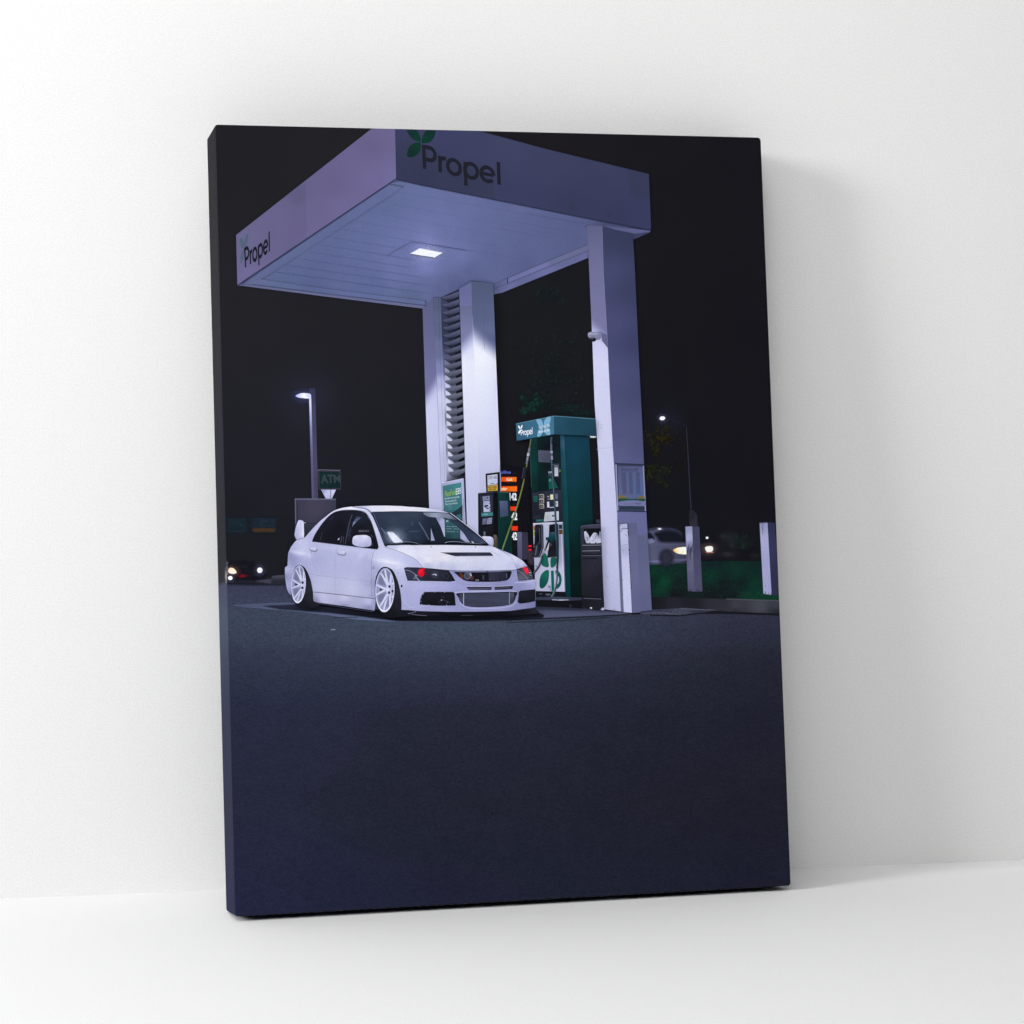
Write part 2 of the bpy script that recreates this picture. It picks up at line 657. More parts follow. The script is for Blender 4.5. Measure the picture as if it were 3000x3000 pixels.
# ---- the stretched cloth itself: rounded corners, soft folded edges, picture carried round the sides
def canvas_body():
    R, B = 0.0024, 0.0011
    outline = []
    for cx, cz, a in ((CW/2-R, R, -90), (CW/2-R, CH-R, 0), (-CW/2+R, CH-R, 90), (-CW/2+R, R, 180)):
        for k in range(7):
            t = math.radians(a + 15*k)
            outline.append((cx+R*math.cos(t), cz+R*math.sin(t), math.cos(t), math.sin(t)))
    dense = []
    for i in range(len(outline)):
        p, q = outline[i], outline[(i+1) % len(outline)]
        d = math.hypot(q[0]-p[0], q[1]-p[1])
        k = max(1, int(d/0.003))
        for j in range(k):
            t = j/k
            dense.append(tuple(p[m]+(q[m]-p[m])*t for m in range(4)))
    prof = []                                       # (inset, depth from front)
    for k in range(6):
        a = math.radians(90*k/5)
        prof.append((B*(1-math.sin(a)), B*(1-math.cos(a))))
    k = 14
    for j in range(1, k+1):
        prof.append((0, B+(CT-2*B)*j/k))
    for j in range(1, 4):
        a = math.radians(90*j/3)
        prof.append((B*(1-math.cos(a)), CT-B+B*math.sin(a)))
    V, F, C = [], [], []
    n = len(dense)
    for ins, dep in prof:
        for (x, z, nx, nz) in dense:
            V.append((x-nx*ins, -CT+dep, z-nz*ins))
            tx, tz = x-nx*max(dep, .001), z-nz*max(dep, .001)      # mirrored into the picture
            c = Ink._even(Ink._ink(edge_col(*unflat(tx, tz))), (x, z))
            thin = .014*smooth((dep-.0004)/.002) + (.012 if .0002 < dep < .0009 and nx < -.5 else 0)   # sheen painted into the folded sides, plus a pale crease at the left fold
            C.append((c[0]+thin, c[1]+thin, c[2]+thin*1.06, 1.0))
    for r in range(len(prof)-1):
        for i in range(n):
            j = (i+1) % n
            F.append((r*n+i, r*n+j, (r+1)*n+j, (r+1)*n+i))
    F.append(tuple(range(n))[::-1])
    F.append(tuple((len(prof)-1)*n+i for i in range(n)))
    me = bpy.data.meshes.new('stretched_cloth')
    me.from_pydata(V, [], F)
    at = me.color_attributes.new('ink', 'FLOAT_COLOR', 'POINT')
    at.data.foreach_set('color', [k for c in C for k in c])
    me.materials.append(M_INK)
    bm = bmesh.new(); bm.from_mesh(me)
    bmesh.ops.recalc_face_normals(bm, faces=bm.faces)
    for f in bm.faces:
        f.smooth = len(f.verts) == 4
    bm.to_mesh(me); bm.free()
    o = bpy.data.objects.new('stretched_cloth', me)
    COL.objects.link(o)
    o.parent = root
    # the pale thread showing along the bottom fold
    V, F = [], []
    x = -CW/2 + 0.008
    rnd = random.Random(3)
    while x < CW/2 - 0.02:
        w = rnd.uniform(.0012, .0026)
        b = len(V)
        y0, z0 = -CT+0.0004, -0.00002
        V += [(x, y0-0.0002, z0+.00016), (x+w, y0-0.0002, z0+.00016), (x+w, y0+.0001, z0), (x, y0+.0001, z0)]
        F.append((b, b+1, b+2, b+3))
        x += w + rnd.uniform(.0015, .004)
    me = bpy.data.meshes.new('thread')
    me.from_pydata(V, [], F)
    m, nt = new_mat('pale_thread')
    out = nt.nodes.new('ShaderNodeOutputMaterial'); b = nt.nodes.new('ShaderNodeBsdfPrincipled')
    b.inputs['Base Color'].default_value = (.22, .22, .25, 1); b.inputs['Roughness'].default_value = .9
    nt.links.new(b.outputs[0], out.inputs['Surface'])
    me.materials.append(m)
    o = bpy.data.objects.new('thread', me)
    COL.objects.link(o); o.parent = root


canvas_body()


def rounded_face(r=0.0022, ins=0.0005):
    pts = []
    for cx, cz, a in ((CW/2-ins-r, ins+r, -90), (CW/2-ins-r, CH-ins-r, 0), (-CW/2+ins+r, CH-ins-r, 90), (-CW/2+ins+r, ins+r, 180)):
        for k in range(6):
            t = math.radians(a+18*k)
            pts.append(unflat(cx+r*math.cos(t), cz+r*math.sin(t)))
    return pts


face = rounded_face()
sky = Ink('printed_night_sky')


def cut(pts, keep_below):
    """split the rounded face along the horizon"""
    res = []
    n = len(pts)
    for i in range(n):
        a, b = pts[i-1], pts[i]
        da, db = a[1]-horizon_y(a[0]), b[1]-horizon_y(b[0])
        if keep_below:
            da, db = -da, -db
        if (da <= 0) != (db <= 0):
            t = da/(da-db)
            m = (a[0]+(b[0]-a[0])*t, a[1]+(b[1]-a[1])*t)
            res.append((m[0], horizon_y(m[0])))
        if db <= 0:
            res.append(b)
    return res


sky.poly(face, sky_col, 16)
sky.build()

ground = Ink('printed_asphalt', material=M_ASPHALT)
gp = cut(face, True)
# insert the bends of the horizon between the two crossing points
k = max(range(len(gp)), key=lambda i: abs(gp[i][0]-gp[i-1][0]) if gp[i][1] < 1850 and gp[i-1][1] < 1850 else 0)
a, b = gp[k-1], gp[k]
mid = [h for h in HORIZON if min(a[0], b[0])+5 < h[0] < max(a[0], b[0])-5]
if a[0] > b[0]:
    mid = mid[::-1]
gp = gp[:k] + mid + gp[k:]
ground.poly(gp, asph_col, 9)
ground.build()

# ---- dim trees behind the station
def leaves(ink, region, n, cols, size, seed, thin=0.5, clumps=None):
    rnd = random.Random(seed)
    cs = clumps or [(rnd.random(), rnd.random()) for _ in range(9)]
    k = 0
    while k < n:
        u, v = rnd.choice(cs)
        u += rnd.gauss(0, .10); v += rnd.gauss(0, .10)
        x, y = bil(region, u, v)
        a = rnd.uniform(0, math.pi)
        l, w = rnd.uniform(.6, 1.4)*size, rnd.uniform(.6, 1.3)*size*thin
        dx, dy = math.cos(a), math.sin(a)
        c = rnd.choice(cols)
        al = rnd.uniform(.15, .7)
        ink.wash([(x-dx*l, y-dy*l), (x+dy*w, y-dx*w), (x+dx*l, y+dy*l), (x-dy*w, y+dx*w)], c, [al*.4, al, al*.4, al])
        k += 1


tree = Ink('printed_tree', label='dim green tree behind the pump')
tree.glow(Z3((1010, 1060))[0], 60, 36, (20, 52, 44), .55)
tree.glow(Z3((1250, 1100))[0], 75, 34, (22, 44, 42), .45)
tree.glow(Z3((1150, 800))[0], 110, 110, (26, 38, 40), .35)
tree.glow(Z3((1150, 190))[0], 60, 30, (22, 42, 46), .35)
leaves(tree, Z3((890, 1000), (1060, 1000), (1060, 1130), (890, 1130)), 150, [(24, 74, 60), (30, 92, 72), (18, 58, 50)], 4.2, 1)
leaves(tree, Z3((1080, 1040), (1460, 1040), (1460, 1180), (1080, 1150)), 170, [(24, 58, 52), (30, 70, 62), (22, 48, 46)], 4.2, 2)
leaves(tree, Z3((800, 380), (1450, 380), (1450, 1000), (900, 1000)), 420, [(27, 44, 44), (25, 50, 47), (31, 42, 45)], 5.5, 3, clumps=[(.75, .9), (.5, .75), (.85, .6), (.35, .55), (.7, .35), (.2, .85), (.9, .2), (.15, .3), (.6, .1), (.4, .95)])
leaves(tree, Z3((1000, 110), (1250, 110), (1250, 260), (1000, 260)), 60, [(26, 54, 52), (24, 48, 50)], 5, 4)
tree.build()
tree2 = Ink('printed_tree', label='dim yellow green tree by the far street lamp')
leaves(tree2, C4((130, 190), (260, 190), (260, 420), (130, 420)), 190, [(44, 42, 22), (52, 48, 20), (38, 40, 26)], 5, 5)
leaves(tree2, C4((250, 170), (390, 170), (390, 340), (250, 340)), 150, [(50, 46, 20), (44, 42, 22)], 5, 6)
leaves(tree2, C4((150, 520), (420, 520), (400, 690), (150, 690)), 230, [(38, 46, 22), (32, 46, 26), (46, 46, 22)], 5, 7)
leaves(tree2, C4((400, 190), (560, 190), (560, 700), (400, 560)), 70, [(36, 36, 24), (40, 38, 24)], 5, 8)
tree2.build()
bush = Ink('printed_bush', label='blurred dark bushes at the far side of the lawn')
bush.glow(C4((850, 1130))[0], 48, 44, (46, 50, 58), .6)
bush.glow(C4((950, 1150))[0], 46, 40, (34, 48, 44), .5)
bush.glow(C4((830, 1260))[0], 40, 16, (66, 66, 76), .5)
bush.glow(C4((1060, 1270))[0], 30, 16, (50, 50, 62), .5)
for bx, by, bs_, bc in ((790, 1110, 20, (52, 58, 64)), (900, 1110, 18, (34, 52, 46)), (960, 1190, 20, (34, 54, 46)), (1040, 1170, 20, (30, 42, 40)), (860, 1190, 18, (44, 52, 54)), (980, 1110, 14, (38, 50, 46))):
    bush.glow(C4((bx, by))[0], bs_, bs_*.8, bc, .55)
bush.build()

# ---- far road, signs and cars on the left
far = Ink('printed_far_road')
far.soft(C5((-60, 1512), (150, 1508), (420, 1520), (540, 1540), (540, 1560), (-60, 1560)), (33, 33, 46), 10)
far.soft(spline(C5((310, 1535), (360, 1518), (460, 1515), (520, 1522), (520, 1548), (420, 1552))), (66, 66, 86), 7)
far.build()
kerb = Ink('printed_kerb', label='short kerb end behind the white car')
kerb.poly(spline(C5((422, 1500), (450, 1490), (520, 1487), (530, 1500), (530, 1555), (450, 1553), (420, 1548)), 4), ramp_y((1686, (78, 80, 100)), (1694, (62, 62, 76)), (1700, (44, 44, 54)), (1712, (40, 40, 52))), 6)
kerb.build()
rs = Ink('printed_road_sign', label='dim teal road sign above the oncoming headlights')
rs.soft(C5((85, 1055), (238, 1055), (238, 1175), (85, 1175)), (27, 38, 47), 4)
rs.soft(C5((180, 1095), (208, 1095), (208, 1125), (180, 1125)), (30, 50, 58), 6)
rs.soft(C5((95, 1140), (225, 1140), (225, 1146), (95, 1146)), (30, 50, 60), 4, .6)
rs.build()
rs = Ink('printed_road_sign', label='dim road sign with an orange lower band')
rs.soft(C5((270, 1055), (460, 1055), (460, 1175), (270, 1175)), (27, 38, 50), 4)
rs.soft(C5((280, 1137), (446, 1137), (446, 1166), (280, 1166)), (66, 50, 36), 4)
scribble(rs, C5((300, 1075), (440, 1075), (440, 1130), (300, 1130)), 3, (44, 56, 66), 2.2, .6, 2)
scribble(rs, C5((286, 1143), (440, 1143), (440, 1161), (286, 1161)), 1, (70, 46, 28), 3, .6, 4)
rs.build()
oc = Ink('printed_oncoming_car', label='dark car with white headlights at the print edge')
oc.soft(spline(C5((92, 1440), (130, 1400), (200, 1385), (290, 1395), (340, 1420), (372, 1450), (372, 1500), (300, 1515), (110, 1512))), (24, 24, 34), 10, .9)
oc.glow(C5((205, 1493))[0], 22, 9, (150, 22, 40), .8)
oc.glow(C5((205, 1422))[0], 16, 6, (66, 66, 84), .5)
oc.build()
for (px, py, rx, ry, warm, lab) in ((125, 1456, 13, 10, 1, 'warm white headlight'), (113, 1508, 9, 7.5, 0, 'small fog light'), (333, 1450, 10.5, 10, 0, 'round white headlight')):
    hl = Ink('headlight', oc.obj)
    hl.glow(C5((px, py))[0], rx*2.4, ry*2.6, (130, 96, 84) if warm else (100, 100, 150), .8)
    if warm:
        hl.poly(spline(C5((96, 1450), (112, 1432), (140, 1438), (160, 1466), (140, 1477), (108, 1472))), idw(C5.c((120, 1455, (255, 248, 238)), (96, 1440, (255, 196, 140)), (160, 1470, (255, 236, 205)), (130, 1474, (255, 250, 240)))), 3)
    else:
        hl.ell(C5((px, py))[0], rx*.74, ry*.8, (252, 250, 255))
    hl.build()
fw = Ink('printed_chrome_wheel', label='chrome wheel cut off by the folded edge')
for (x0, y0, x1, y1, wd) in ((60, 1385, 72, 1400, 4), (64, 1408, 70, 1440, 3), (66, 1450, 74, 1480, 3.5)):
    fw.line(C5((x0+22, y0), (x1+20, y1)), wd, (120, 122, 160))
fw.build()

# ---- street lamp, cash machine sign and bin enclosure
sl = Ink('printed_street_lamp', label='tall square street lamp with a white lamp head')
sl.poly(C5((702, 97), (746, 96), (768, 922), (722, 922)), idw(C5.c((725, 110, (62, 58, 92)), (735, 300, (76, 72, 112)), (740, 600, (80, 76, 116)), (745, 850, (76, 72, 108)))), 14)
sl.poly(C5((700, 165), (716, 165), (738, 922), (721, 922)), ramp_y((1168, (238, 238, 255)), (1200, (200, 198, 245)), (1260, (140, 136, 196)), (1340, (104, 100, 152)), (1460, (92, 88, 134))), 10)
sl.line(C5((719, 765), (764, 768)), 1, (58, 54, 84))
h = Ink('lamp_head', None)
sl.build(); h.parent = sl.obj
h.glow(C5((655, 152))[0], 44, 30, (96, 96, 190), .62)
h.poly(spline(C5((600, 152), (618, 140), (650, 131), (700, 134), (714, 146), (712, 168), (690, 172), (650, 168), (618, 163))), idw(C5.c((660, 150, (255, 255, 255)), (610, 152, (190, 190, 255)), (705, 140, (215, 215, 255)), (640, 165, (235, 235, 255)))), 3)
h.build()
at = Ink('printed_cash_machine_sign', label='green ATM sign beside the tall street lamp')
at.poly(C5((850, 840), (858, 840), (858, 925), (850, 925)), (70, 70, 96))
at.poly(C5((785, 842), (903, 844), (868, 921), (826, 919)), idw(C5.c((800, 850, (150, 150, 196)), (840, 880, (196, 196, 240)), (890, 860, (205, 205, 245)), (850, 915, (180, 180, 226)))), 4)
at.line(C5((862, 846), (860, 921)), 2, (120, 118, 158))
at.poly(spline(C5((764, 702), (780, 700), (920, 704), (936, 710), (938, 840), (925, 850), (785, 848), (772, 838)), 3), (58, 56, 74))
at.poly(C5((776, 716), (930, 718), (932, 838), (780, 838)), idw(C5.c((790, 730, (24, 44, 48)), (860, 780, (23, 43, 45)), (925, 830, (20, 44, 45)))), 8)
at.line(C5((764, 712), (772, 702), (930, 706)), 1.6, (122, 120, 146))
at.text('ATM', C5((786, 736), (930, 740), (934, 798), (790, 804)), (56, 68, 72), 0, .03)
at.build()
wl = Ink('printed_bin_enclosure', label='grey enclosure wall behind the rear spoiler')
wl.poly(C5((594, 918), (900, 918), (900, 1110), (720, 1200), (594, 1200)), idw(C5.c((620, 950, (64, 62, 88)), (750, 980, (74, 68, 92)), (880, 950, (66, 64, 90)), (640, 1150, (60, 62, 84)), (850, 1080, (68, 64, 88)))), 10)
wl.line(C5((594, 920), (898, 922)), 4, (104, 104, 138))
wl.line(C5((597, 920), (601, 1105)), 3, (104, 104, 138))
wl.line(C5((612, 936), (616, 1100)), 2, (44, 42, 62))
wl.line(C5((655, 1098), (770, 1104)), 2, (46, 48, 68))
wl.line(C5((660, 1110), (668, 1200)), 2.4, (92, 94, 124))
wl.build()

# ---- right: lawn, kerb, far car, posts, far lamp
lawn = Ink('printed_lawn', kind='stuff')


def lawn_col(x, y):
    c = lawn_s(x, y)
    d = n2(x, y*1.6, .05, 2)*5 + n2(x, y*1.5, .2, 4)*14
    return (c[0]*.95+d*.3, c[1]*.86+d, c[2]*.92+d*.6)


lawn_s = idw(C4.c((300, 1345, (18, 50, 42)), (200, 1420, (16, 72, 44)), (300, 1500, (16, 80, 46)), (220, 1460, (14, 50, 36)), (230, 1560, (18, 62, 42)),
                  (420, 1530, (22, 38, 36)), (400, 1600, (24, 28, 32)), (700, 1340, (20, 44, 42)), (700, 1440, (16, 64, 42)), (900, 1400, (18, 60, 42)),
                  (1060, 1360, (18, 48, 40)), (800, 1520, (20, 34, 34)), (950, 1500, (18, 40, 36)), (1060, 1520, (16, 62, 42)), (700, 1600, (24, 30, 34)),
                  (850, 1600, (22, 34, 34)), (1100, 1610, (18, 72, 46)), (1000, 1620, (18, 70, 44)), (1230, 1620, (18, 74, 46)), (1220, 1400, (18, 40, 36))))
lawn.poly(C4((170, 1322), (420, 1326), (800, 1318), (1290, 1322), (1290, 1650), (820, 1640), (170, 1640)), lawn_col, 4, clip=True)
rnd = random.Random(31)
for i in range(420):
    x, y = rnd.uniform(180, 1270), rnd.uniform(1335, 1630)
    if 495 < x < 615 or 1095 < x < 1265 and y < 1590:
        continue
    q = C4((x, y))[0]
    c = lawn_s(*q)
    k = rnd.uniform(.7, 1.5)
    lawn.wash([(q[0]-1.1, q[1]), (q[0]+1.1, q[1]), (q[0]+rnd.uniform(-2.5, 2.5), q[1]-rnd.uniform(3, 7))], (c[0]*k, c[1]*k, c[2]*k), (.1, .1, .75))
lawn.build()
kb = Ink('printed_kerb', label='long kerb in front of the lawn')
kb.poly(C4((180, 1612), (500, 1622), (820, 1634), (1290, 1646), (1290, 1780), (800, 1735), (500, 1716), (180, 1728)),
        idw(C4.c((220, 1650, (28, 28, 36)), (500, 1660, (32, 32, 40)), (800, 1650, (46, 46, 56)), (900, 1690, (62, 64, 76)), (1100, 1690, (70, 72, 84)),
                 (1240, 1690, (62, 64, 76)), (900, 1735, (44, 44, 54)), (1240, 1740, (38, 38, 48)), (400, 1710, (38, 38, 50)))), 8, clip=True)
kb.line(C4((820, 1634), (1290, 1647)), 3.4, (78, 80, 90))
kb.poly(C4((560, 1722), (800, 1736), (1290, 1756), (1290, 1772), (700, 1752), (560, 1745)), (26, 26, 34), clip=True)
kb.build()
pd = Ink('printed_pavement', material=M_ASPHALT)
pd.poly(C4((0, 1740), (200, 1722), (330, 1716), (480, 1708), (730, 1722), (640, 1746), (430, 1768), (200, 1772), (0, 1765)), idw(C4.c((50, 1750, (66, 68, 92)), (250, 1735, (62, 64, 86)), (450, 1718, (72, 74, 96)), (600, 1735, (50, 50, 66)))), 8)
pd.line(C4((100, 1750), (280, 1748), (420, 1760)), 3, (88, 90, 114))
pd.line(C4((430, 1712), (600, 1722), (725, 1726)), 2, (96, 98, 122))
pd.line(C4((180, 1768), (430, 1772), (600, 1752)), 3.4, (30, 30, 40))
pd.build()

fc = Ink('printed_passing_car', label='blurred white car passing behind the right pillar')
fc.soft(spline(C4((40, 1075), (160, 1062), (260, 1046), (370, 1052), (430, 1080), (475, 1150), (560, 1170), (590, 1200), (610, 1250), (560, 1300), (400, 1330), (160, 1335), (40, 1330))), idw(C4.c((180, 1060, (84, 86, 116)), (300, 1060, (54, 58, 84)), (200, 1170, (106, 106, 152)), (300, 1200, (104, 102, 150)), (400, 1180, (84, 82, 124)), (220, 1290, (120, 118, 170)), (440, 1280, (98, 96, 142)), (560, 1260, (50, 50, 70)))), 13)
fc.soft(spline(C4((225, 1090), (300, 1068), (390, 1072), (440, 1100), (475, 1155), (380, 1160), (270, 1155), (245, 1120)), 4), (24, 26, 36), 12)
fc.soft(spline(C4((165, 1085), (190, 1090), (220, 1135), (165, 1140)), 4), (26, 26, 38), 6)
fc.soft(spline(C4((160, 1135), (210, 1135), (222, 1158), (200, 1172), (160, 1172)), 4), (130, 130, 180), 6, .8)
fc.soft(spline(C4((575, 1170), (610, 1160), (720, 1180), (716, 1290), (590, 1310)), 4), (32, 28, 40), 9, .8)
fc.build()
wh = Ink('wheel', fc.obj)
wh.soft(ellipse_pts(C4((318, 1290))[0], 20, 24), (46, 45, 64), 14)
wh.soft(ellipse_pts(C4((322, 1302))[0], 11, 13), (66, 66, 92), 10, .4)
wh.build()
hl = Ink('headlight', fc.obj)
hl.glow(C4((440, 1230))[0], 40, 22, (130, 100, 84), .6)
hl.poly(spline(C4((373, 1228), (400, 1210), (430, 1203), (486, 1204), (486, 1258), (440, 1260), (405, 1252)), 5), idw(C4.c((376, 1228, (255, 160, 60)), (394, 1228, (255, 214, 150)), (412, 1225, (255, 246, 226)), (430, 1230, (255, 250, 235)), (475, 1220, (255, 252, 248)), (450, 1255, (255, 240, 215)))), 4)
hl.build()
hl = Ink('headlight', fc.obj)
hl.glow(C4((672, 1218))[0], 34, 24, (130, 110, 110), .7)
hl.poly(spline(C4((640, 1206), (665, 1194), (700, 1197), (706, 1225), (690, 1242), (655, 1240)), 5), (255, 248, 238))
hl.line(C4((650, 1246), (710, 1245)), 3, (180, 120, 100))
hl.build()
rg = Ink('roof_light', fc.obj)
rg.glow(C4((262, 1050))[0], 14, 6, (200, 200, 230), .9)
rg.ell(C4((262, 1050))[0], 4.6, 2.1, (250, 250, 255))
rg.build()
fl = Ink('printed_far_lamp', label='tiny round white lamp above the far headlight')
fl.glow(C4((657, 1124))[0], 9, 8, (120, 120, 150), .8)
fl.ell(C4((657, 1124))[0], 3.9, 3.4, (240, 245, 250))
fl.build()
st = Ink('printed_street_lamp', label='thin curved street lamp with a round white light')
st.line(C4((524, 884), (519, 800), (508, 600), (494, 340), (485, 200)), 3.2, (50, 49, 68), 2.4)
st.line(spline(C4((485, 205), (470, 190), (440, 176), (380, 150), (320, 136), (300, 132)), 5, False), 2.2, (40, 40, 54))
st.poly(C4((507, 930), (510, 890), (538, 890), (575, 930), (578, 1030), (512, 1030)), idw(C4.c((520, 950, (38, 36, 48)), (560, 1000, (48, 46, 62)))), 8)
st.build()
h = Ink('lamp_head', st.obj)
h.glow(C4((282, 130))[0], 22, 19, (110, 110, 170), .7)
h.ell(C4((282, 130))[0], 8, 5.8, (252, 252, 255), -.1)
h.build()

p1 = Ink('printed_bollard', label='worn white square post on the lawn')
p1.poly(C4((476, 1031), (532, 1029), (555, 1572), (498, 1568)), idw(C4.c((500, 1050, (150, 150, 194)), (505, 1120, (168, 168, 212)), (515, 1190, (140, 138, 184)), (512, 1240, (112, 110, 152)), (525, 1330, (104, 102, 144)), (535, 1450, (96, 94, 134)), (530, 1550, (90, 88, 124)))), 6)
p1.poly(C4((532, 1029), (592, 1031), (618, 1572), (555, 1572)), idw(C4.c((560, 1050, (70, 68, 100)), (570, 1200, (70, 68, 102)), (580, 1350, (80, 76, 114)), (590, 1500, (84, 80, 118)))), 6)
rnd = random.Random(11)
for i in range(16):
    x = rnd.uniform(490, 545); y0 = rnd.uniform(1170, 1230)
    p1.fade(C4((x, y0), (x+3, y0+rnd.uniform(40, 160))), 1.6, (66, 62, 92), .8, 0.)
for i in range(14):
    x = rnd.uniform(498, 615)
    p1.line(C4((x, 1576), (x+rnd.uniform(-5, 5), 1560-rnd.uniform(0, 14))), 1.6, (30, 36, 36), .4)
p1.build()
p2 = Ink('printed_bollard', label='white square post at the right edge of the print')
p2.poly(C4((1094, 1000), (1160, 996), (1194, 1600), (1126, 1590)), idw(C4.c((1120, 1010, (150, 150, 196)), (1130, 1150, (166, 164, 210)), (1150, 1350, (160, 158, 206)), (1160, 1550, (160, 158, 208)))), 8)
p2.poly(C4((1160, 996), (1222, 998), (1262, 1602), (1194, 1600)), idw(C4.c((1190, 1020, (50, 50, 84)), (1200, 1200, (56, 54, 92)), (1230, 1500, (48, 48, 80)))), 8, clip=True)
p2.line(C4((1095, 1001), (1160, 998)), 2, (100, 98, 130))
for pts in (((1113, 1000), (1117, 1040), (1121, 1090)), ((1125, 1002), (1124, 1022)), ((1118, 1040), (1128, 1046))):
    p2.line(C4(*pts), 1.4, (96, 94, 136))
p2.ell(C4((1145, 1522))[0], 1.3, 1.3, (30, 30, 60))
for i in range(12):
    x = rnd.uniform(1126, 1195)
    p2.line(C4((x, 1612), (x+rnd.uniform(-5, 5), 1592-rnd.uniform(0, 26))), 1.7, (18, 70, 46), .4)
p2.build()

# ---- concrete slab the station stands on
pad = Ink('printed_concrete_slab', material=M_ASPHALT)
pad.soft(C5((72, 1712), (160, 1702), (400, 1694), (620, 1690)) + [(900, 1764), (1150, 1764), (1500, 1764)] + C3((370, 1325), (930, 1350), (1210, 1375), (1420, 1395), (1660, 1405), (1800, 1395), (1800, 1418), (1540, 1428), (1300, 1440), (900, 1462), (500, 1480)) + C2((1500, 1718), (1000, 1738), (700, 1748), (0, 1752)) + C1((1600, 1752), (1100, 1720), (900, 1694), (700, 1660), (300, 1612), (0, 1584)) + C5((200, 1728)),
         idw(C5.c((90, 1712, (70, 78, 104)), (300, 1700, (78, 86, 114)), (550, 1695, (86, 94, 124)), (450, 1750, (88, 98, 128)))
             + C1.c((500, 1640, (88, 98, 128)), (1000, 1700, (92, 102, 134)), (1700, 1750, (92, 100, 132)))
             + C2.c((300, 1740, (88, 96, 128)), (1200, 1725, (70, 76, 102)), (1850, 1640, (64, 66, 92)))
             + C3.c((600, 1430, (62, 64, 88)), (900, 1400, (70, 74, 98)), (1300, 1415, (76, 78, 104)), (1600, 1412, (78, 80, 106)))), 3.5)
pad.line(C3((0, 1498), (500, 1478), (900, 1460), (1300, 1438), (1520, 1426)), 2.4, (22, 23, 32))
pad.line(C3((0, 1530), (500, 1510), (900, 1492), (1300, 1462)), 2, (44, 46, 62))
pad.line(C1((760, 1690), (900, 1684), (1100, 1682)), 2.2, (44, 50, 68))
pad.build()
us = Ink('printed_car_shadow')
us.soft(C5((360, 1718), (470, 1712), (600, 1706)) + C1((480, 1500), (1200, 1560), (1700, 1600)) + C2((1800, 1600), (1905, 1655), (1880, 1690), (1500, 1712), (1000, 1730), (600, 1738), (0, 1738)) + C1((1650, 1735), (1300, 1690), (1100, 1664), (700, 1618), (300, 1590)) + C5((480, 1740)),
        idw(C5.c((400, 1720, (44, 46, 68)), (550, 1730, (40, 42, 62))) + C1.c((500, 1580, (36, 36, 54)), (900, 1600, (26, 26, 38)), (1300, 1640, (22, 22, 32)), (1650, 1690, (20, 20, 28))) + C2.c((600, 1690, (18, 18, 26)), (1300, 1690, (20, 20, 28)), (1850, 1660, (30, 30, 42)))), 5)
us.build()
lt = Ink('printed_litter', label='small bent white litter scrap on the asphalt')
lt.line(C1((726, 1866), (738, 1855), (776, 1856), (782, 1864)), 2.2, (150, 156, 180))
lt.build()

# ================================================================== the station canopy
GREEN = (22, 74, 52)
cn = Ink('printed_canopy', label='square white petrol station canopy')
soffit = Z1((207, 1313), (1486, 456)) + Z2((0, 506), (680, 642), (1350, 777), (1840, 866), (1700, 940), (1325, 1000), (690, 1262), (565, 1320), (285, 1345), (140, 1412)) + Z1((1745, 1492), (1706, 1502), (1200, 1440))
soff_s = idw(Z1.c((300, 1290, (98, 106, 146)), (700, 1000, (96, 106, 146)), (1000, 800, (94, 104, 146)), (1480, 480, (100, 110, 152)), (1700, 540, (102, 112, 158)),
                  (1400, 640, (96, 106, 150)), (1200, 1000, (98, 108, 154)), (900, 1150, (92, 102, 146)), (1500, 1000, (106, 116, 166)), (1740, 980, (122, 130, 184)),
                  (1740, 1150, (122, 130, 186)), (1500, 1180, (106, 114, 164)), (1300, 1300, (94, 104, 150)), (800, 1300, (88, 98, 140)), (600, 1330, (92, 104, 144)),
                  (1600, 1420, (92, 104, 142)), (1750, 1300, (98, 108, 152)), (1850, 1340, (92, 100, 142)))
             + Z2.c((300, 620, (102, 110, 156)), (700, 720, (96, 104, 148)), (1100, 800, (90, 98, 140)), (1300, 850, (88, 94, 136)), (200, 800, (106, 114, 164)),
                    (500, 900, (98, 106, 152)), (900, 950, (92, 100, 142)), (1250, 920, (88, 96, 138)), (300, 1060, (108, 116, 166)), (600, 1080, (94, 102, 146)),
                    (800, 1150, (88, 96, 138)), (400, 1220, (92, 100, 144)), (250, 1320, (88, 96, 138)), (1500, 830, (72, 76, 110)), (1720, 900, (62, 66, 98))), 2.4)
cn.poly(soffit, lambda x, y: tuple(c + n2(x, y, .03, 1)*1.6 for c in soff_s(x, y)), 12)
LN = (70, 78, 114)
# boards of the ceiling
for (xa, ya), (xb, yb) in (((1500, 560), (3230, 852)), ((1370, 640), (3020, 945)), ((1252, 714), (2560, 960)), ((1130, 787), (2300, 995)), ((1050, 862), (2420, 1085)),
                           ((960, 925), (1600, 1030)), ((870, 985), (1500, 1085)), ((780, 1040), (1600, 1170)), ((690, 1095), (1700, 1250)), ((600, 1150), (1750, 1315)), ((520, 1205), (1760, 1380))):
    cn.line(Z1((xa, ya), ((xa+xb)/2, (ya+yb)/2), (xb, yb)), .8, lambda x, y: tuple(c*.91 for c in soff_s(x, y)))
for i, (xa, ya) in enumerate(((3040, 820), (2900, 880), (2750, 930))):
    cn.line(Z1((xa-500, ya-88), (xa, ya)), .9, lambda x, y: tuple(c*.9 for c in soff_s(x, y)))
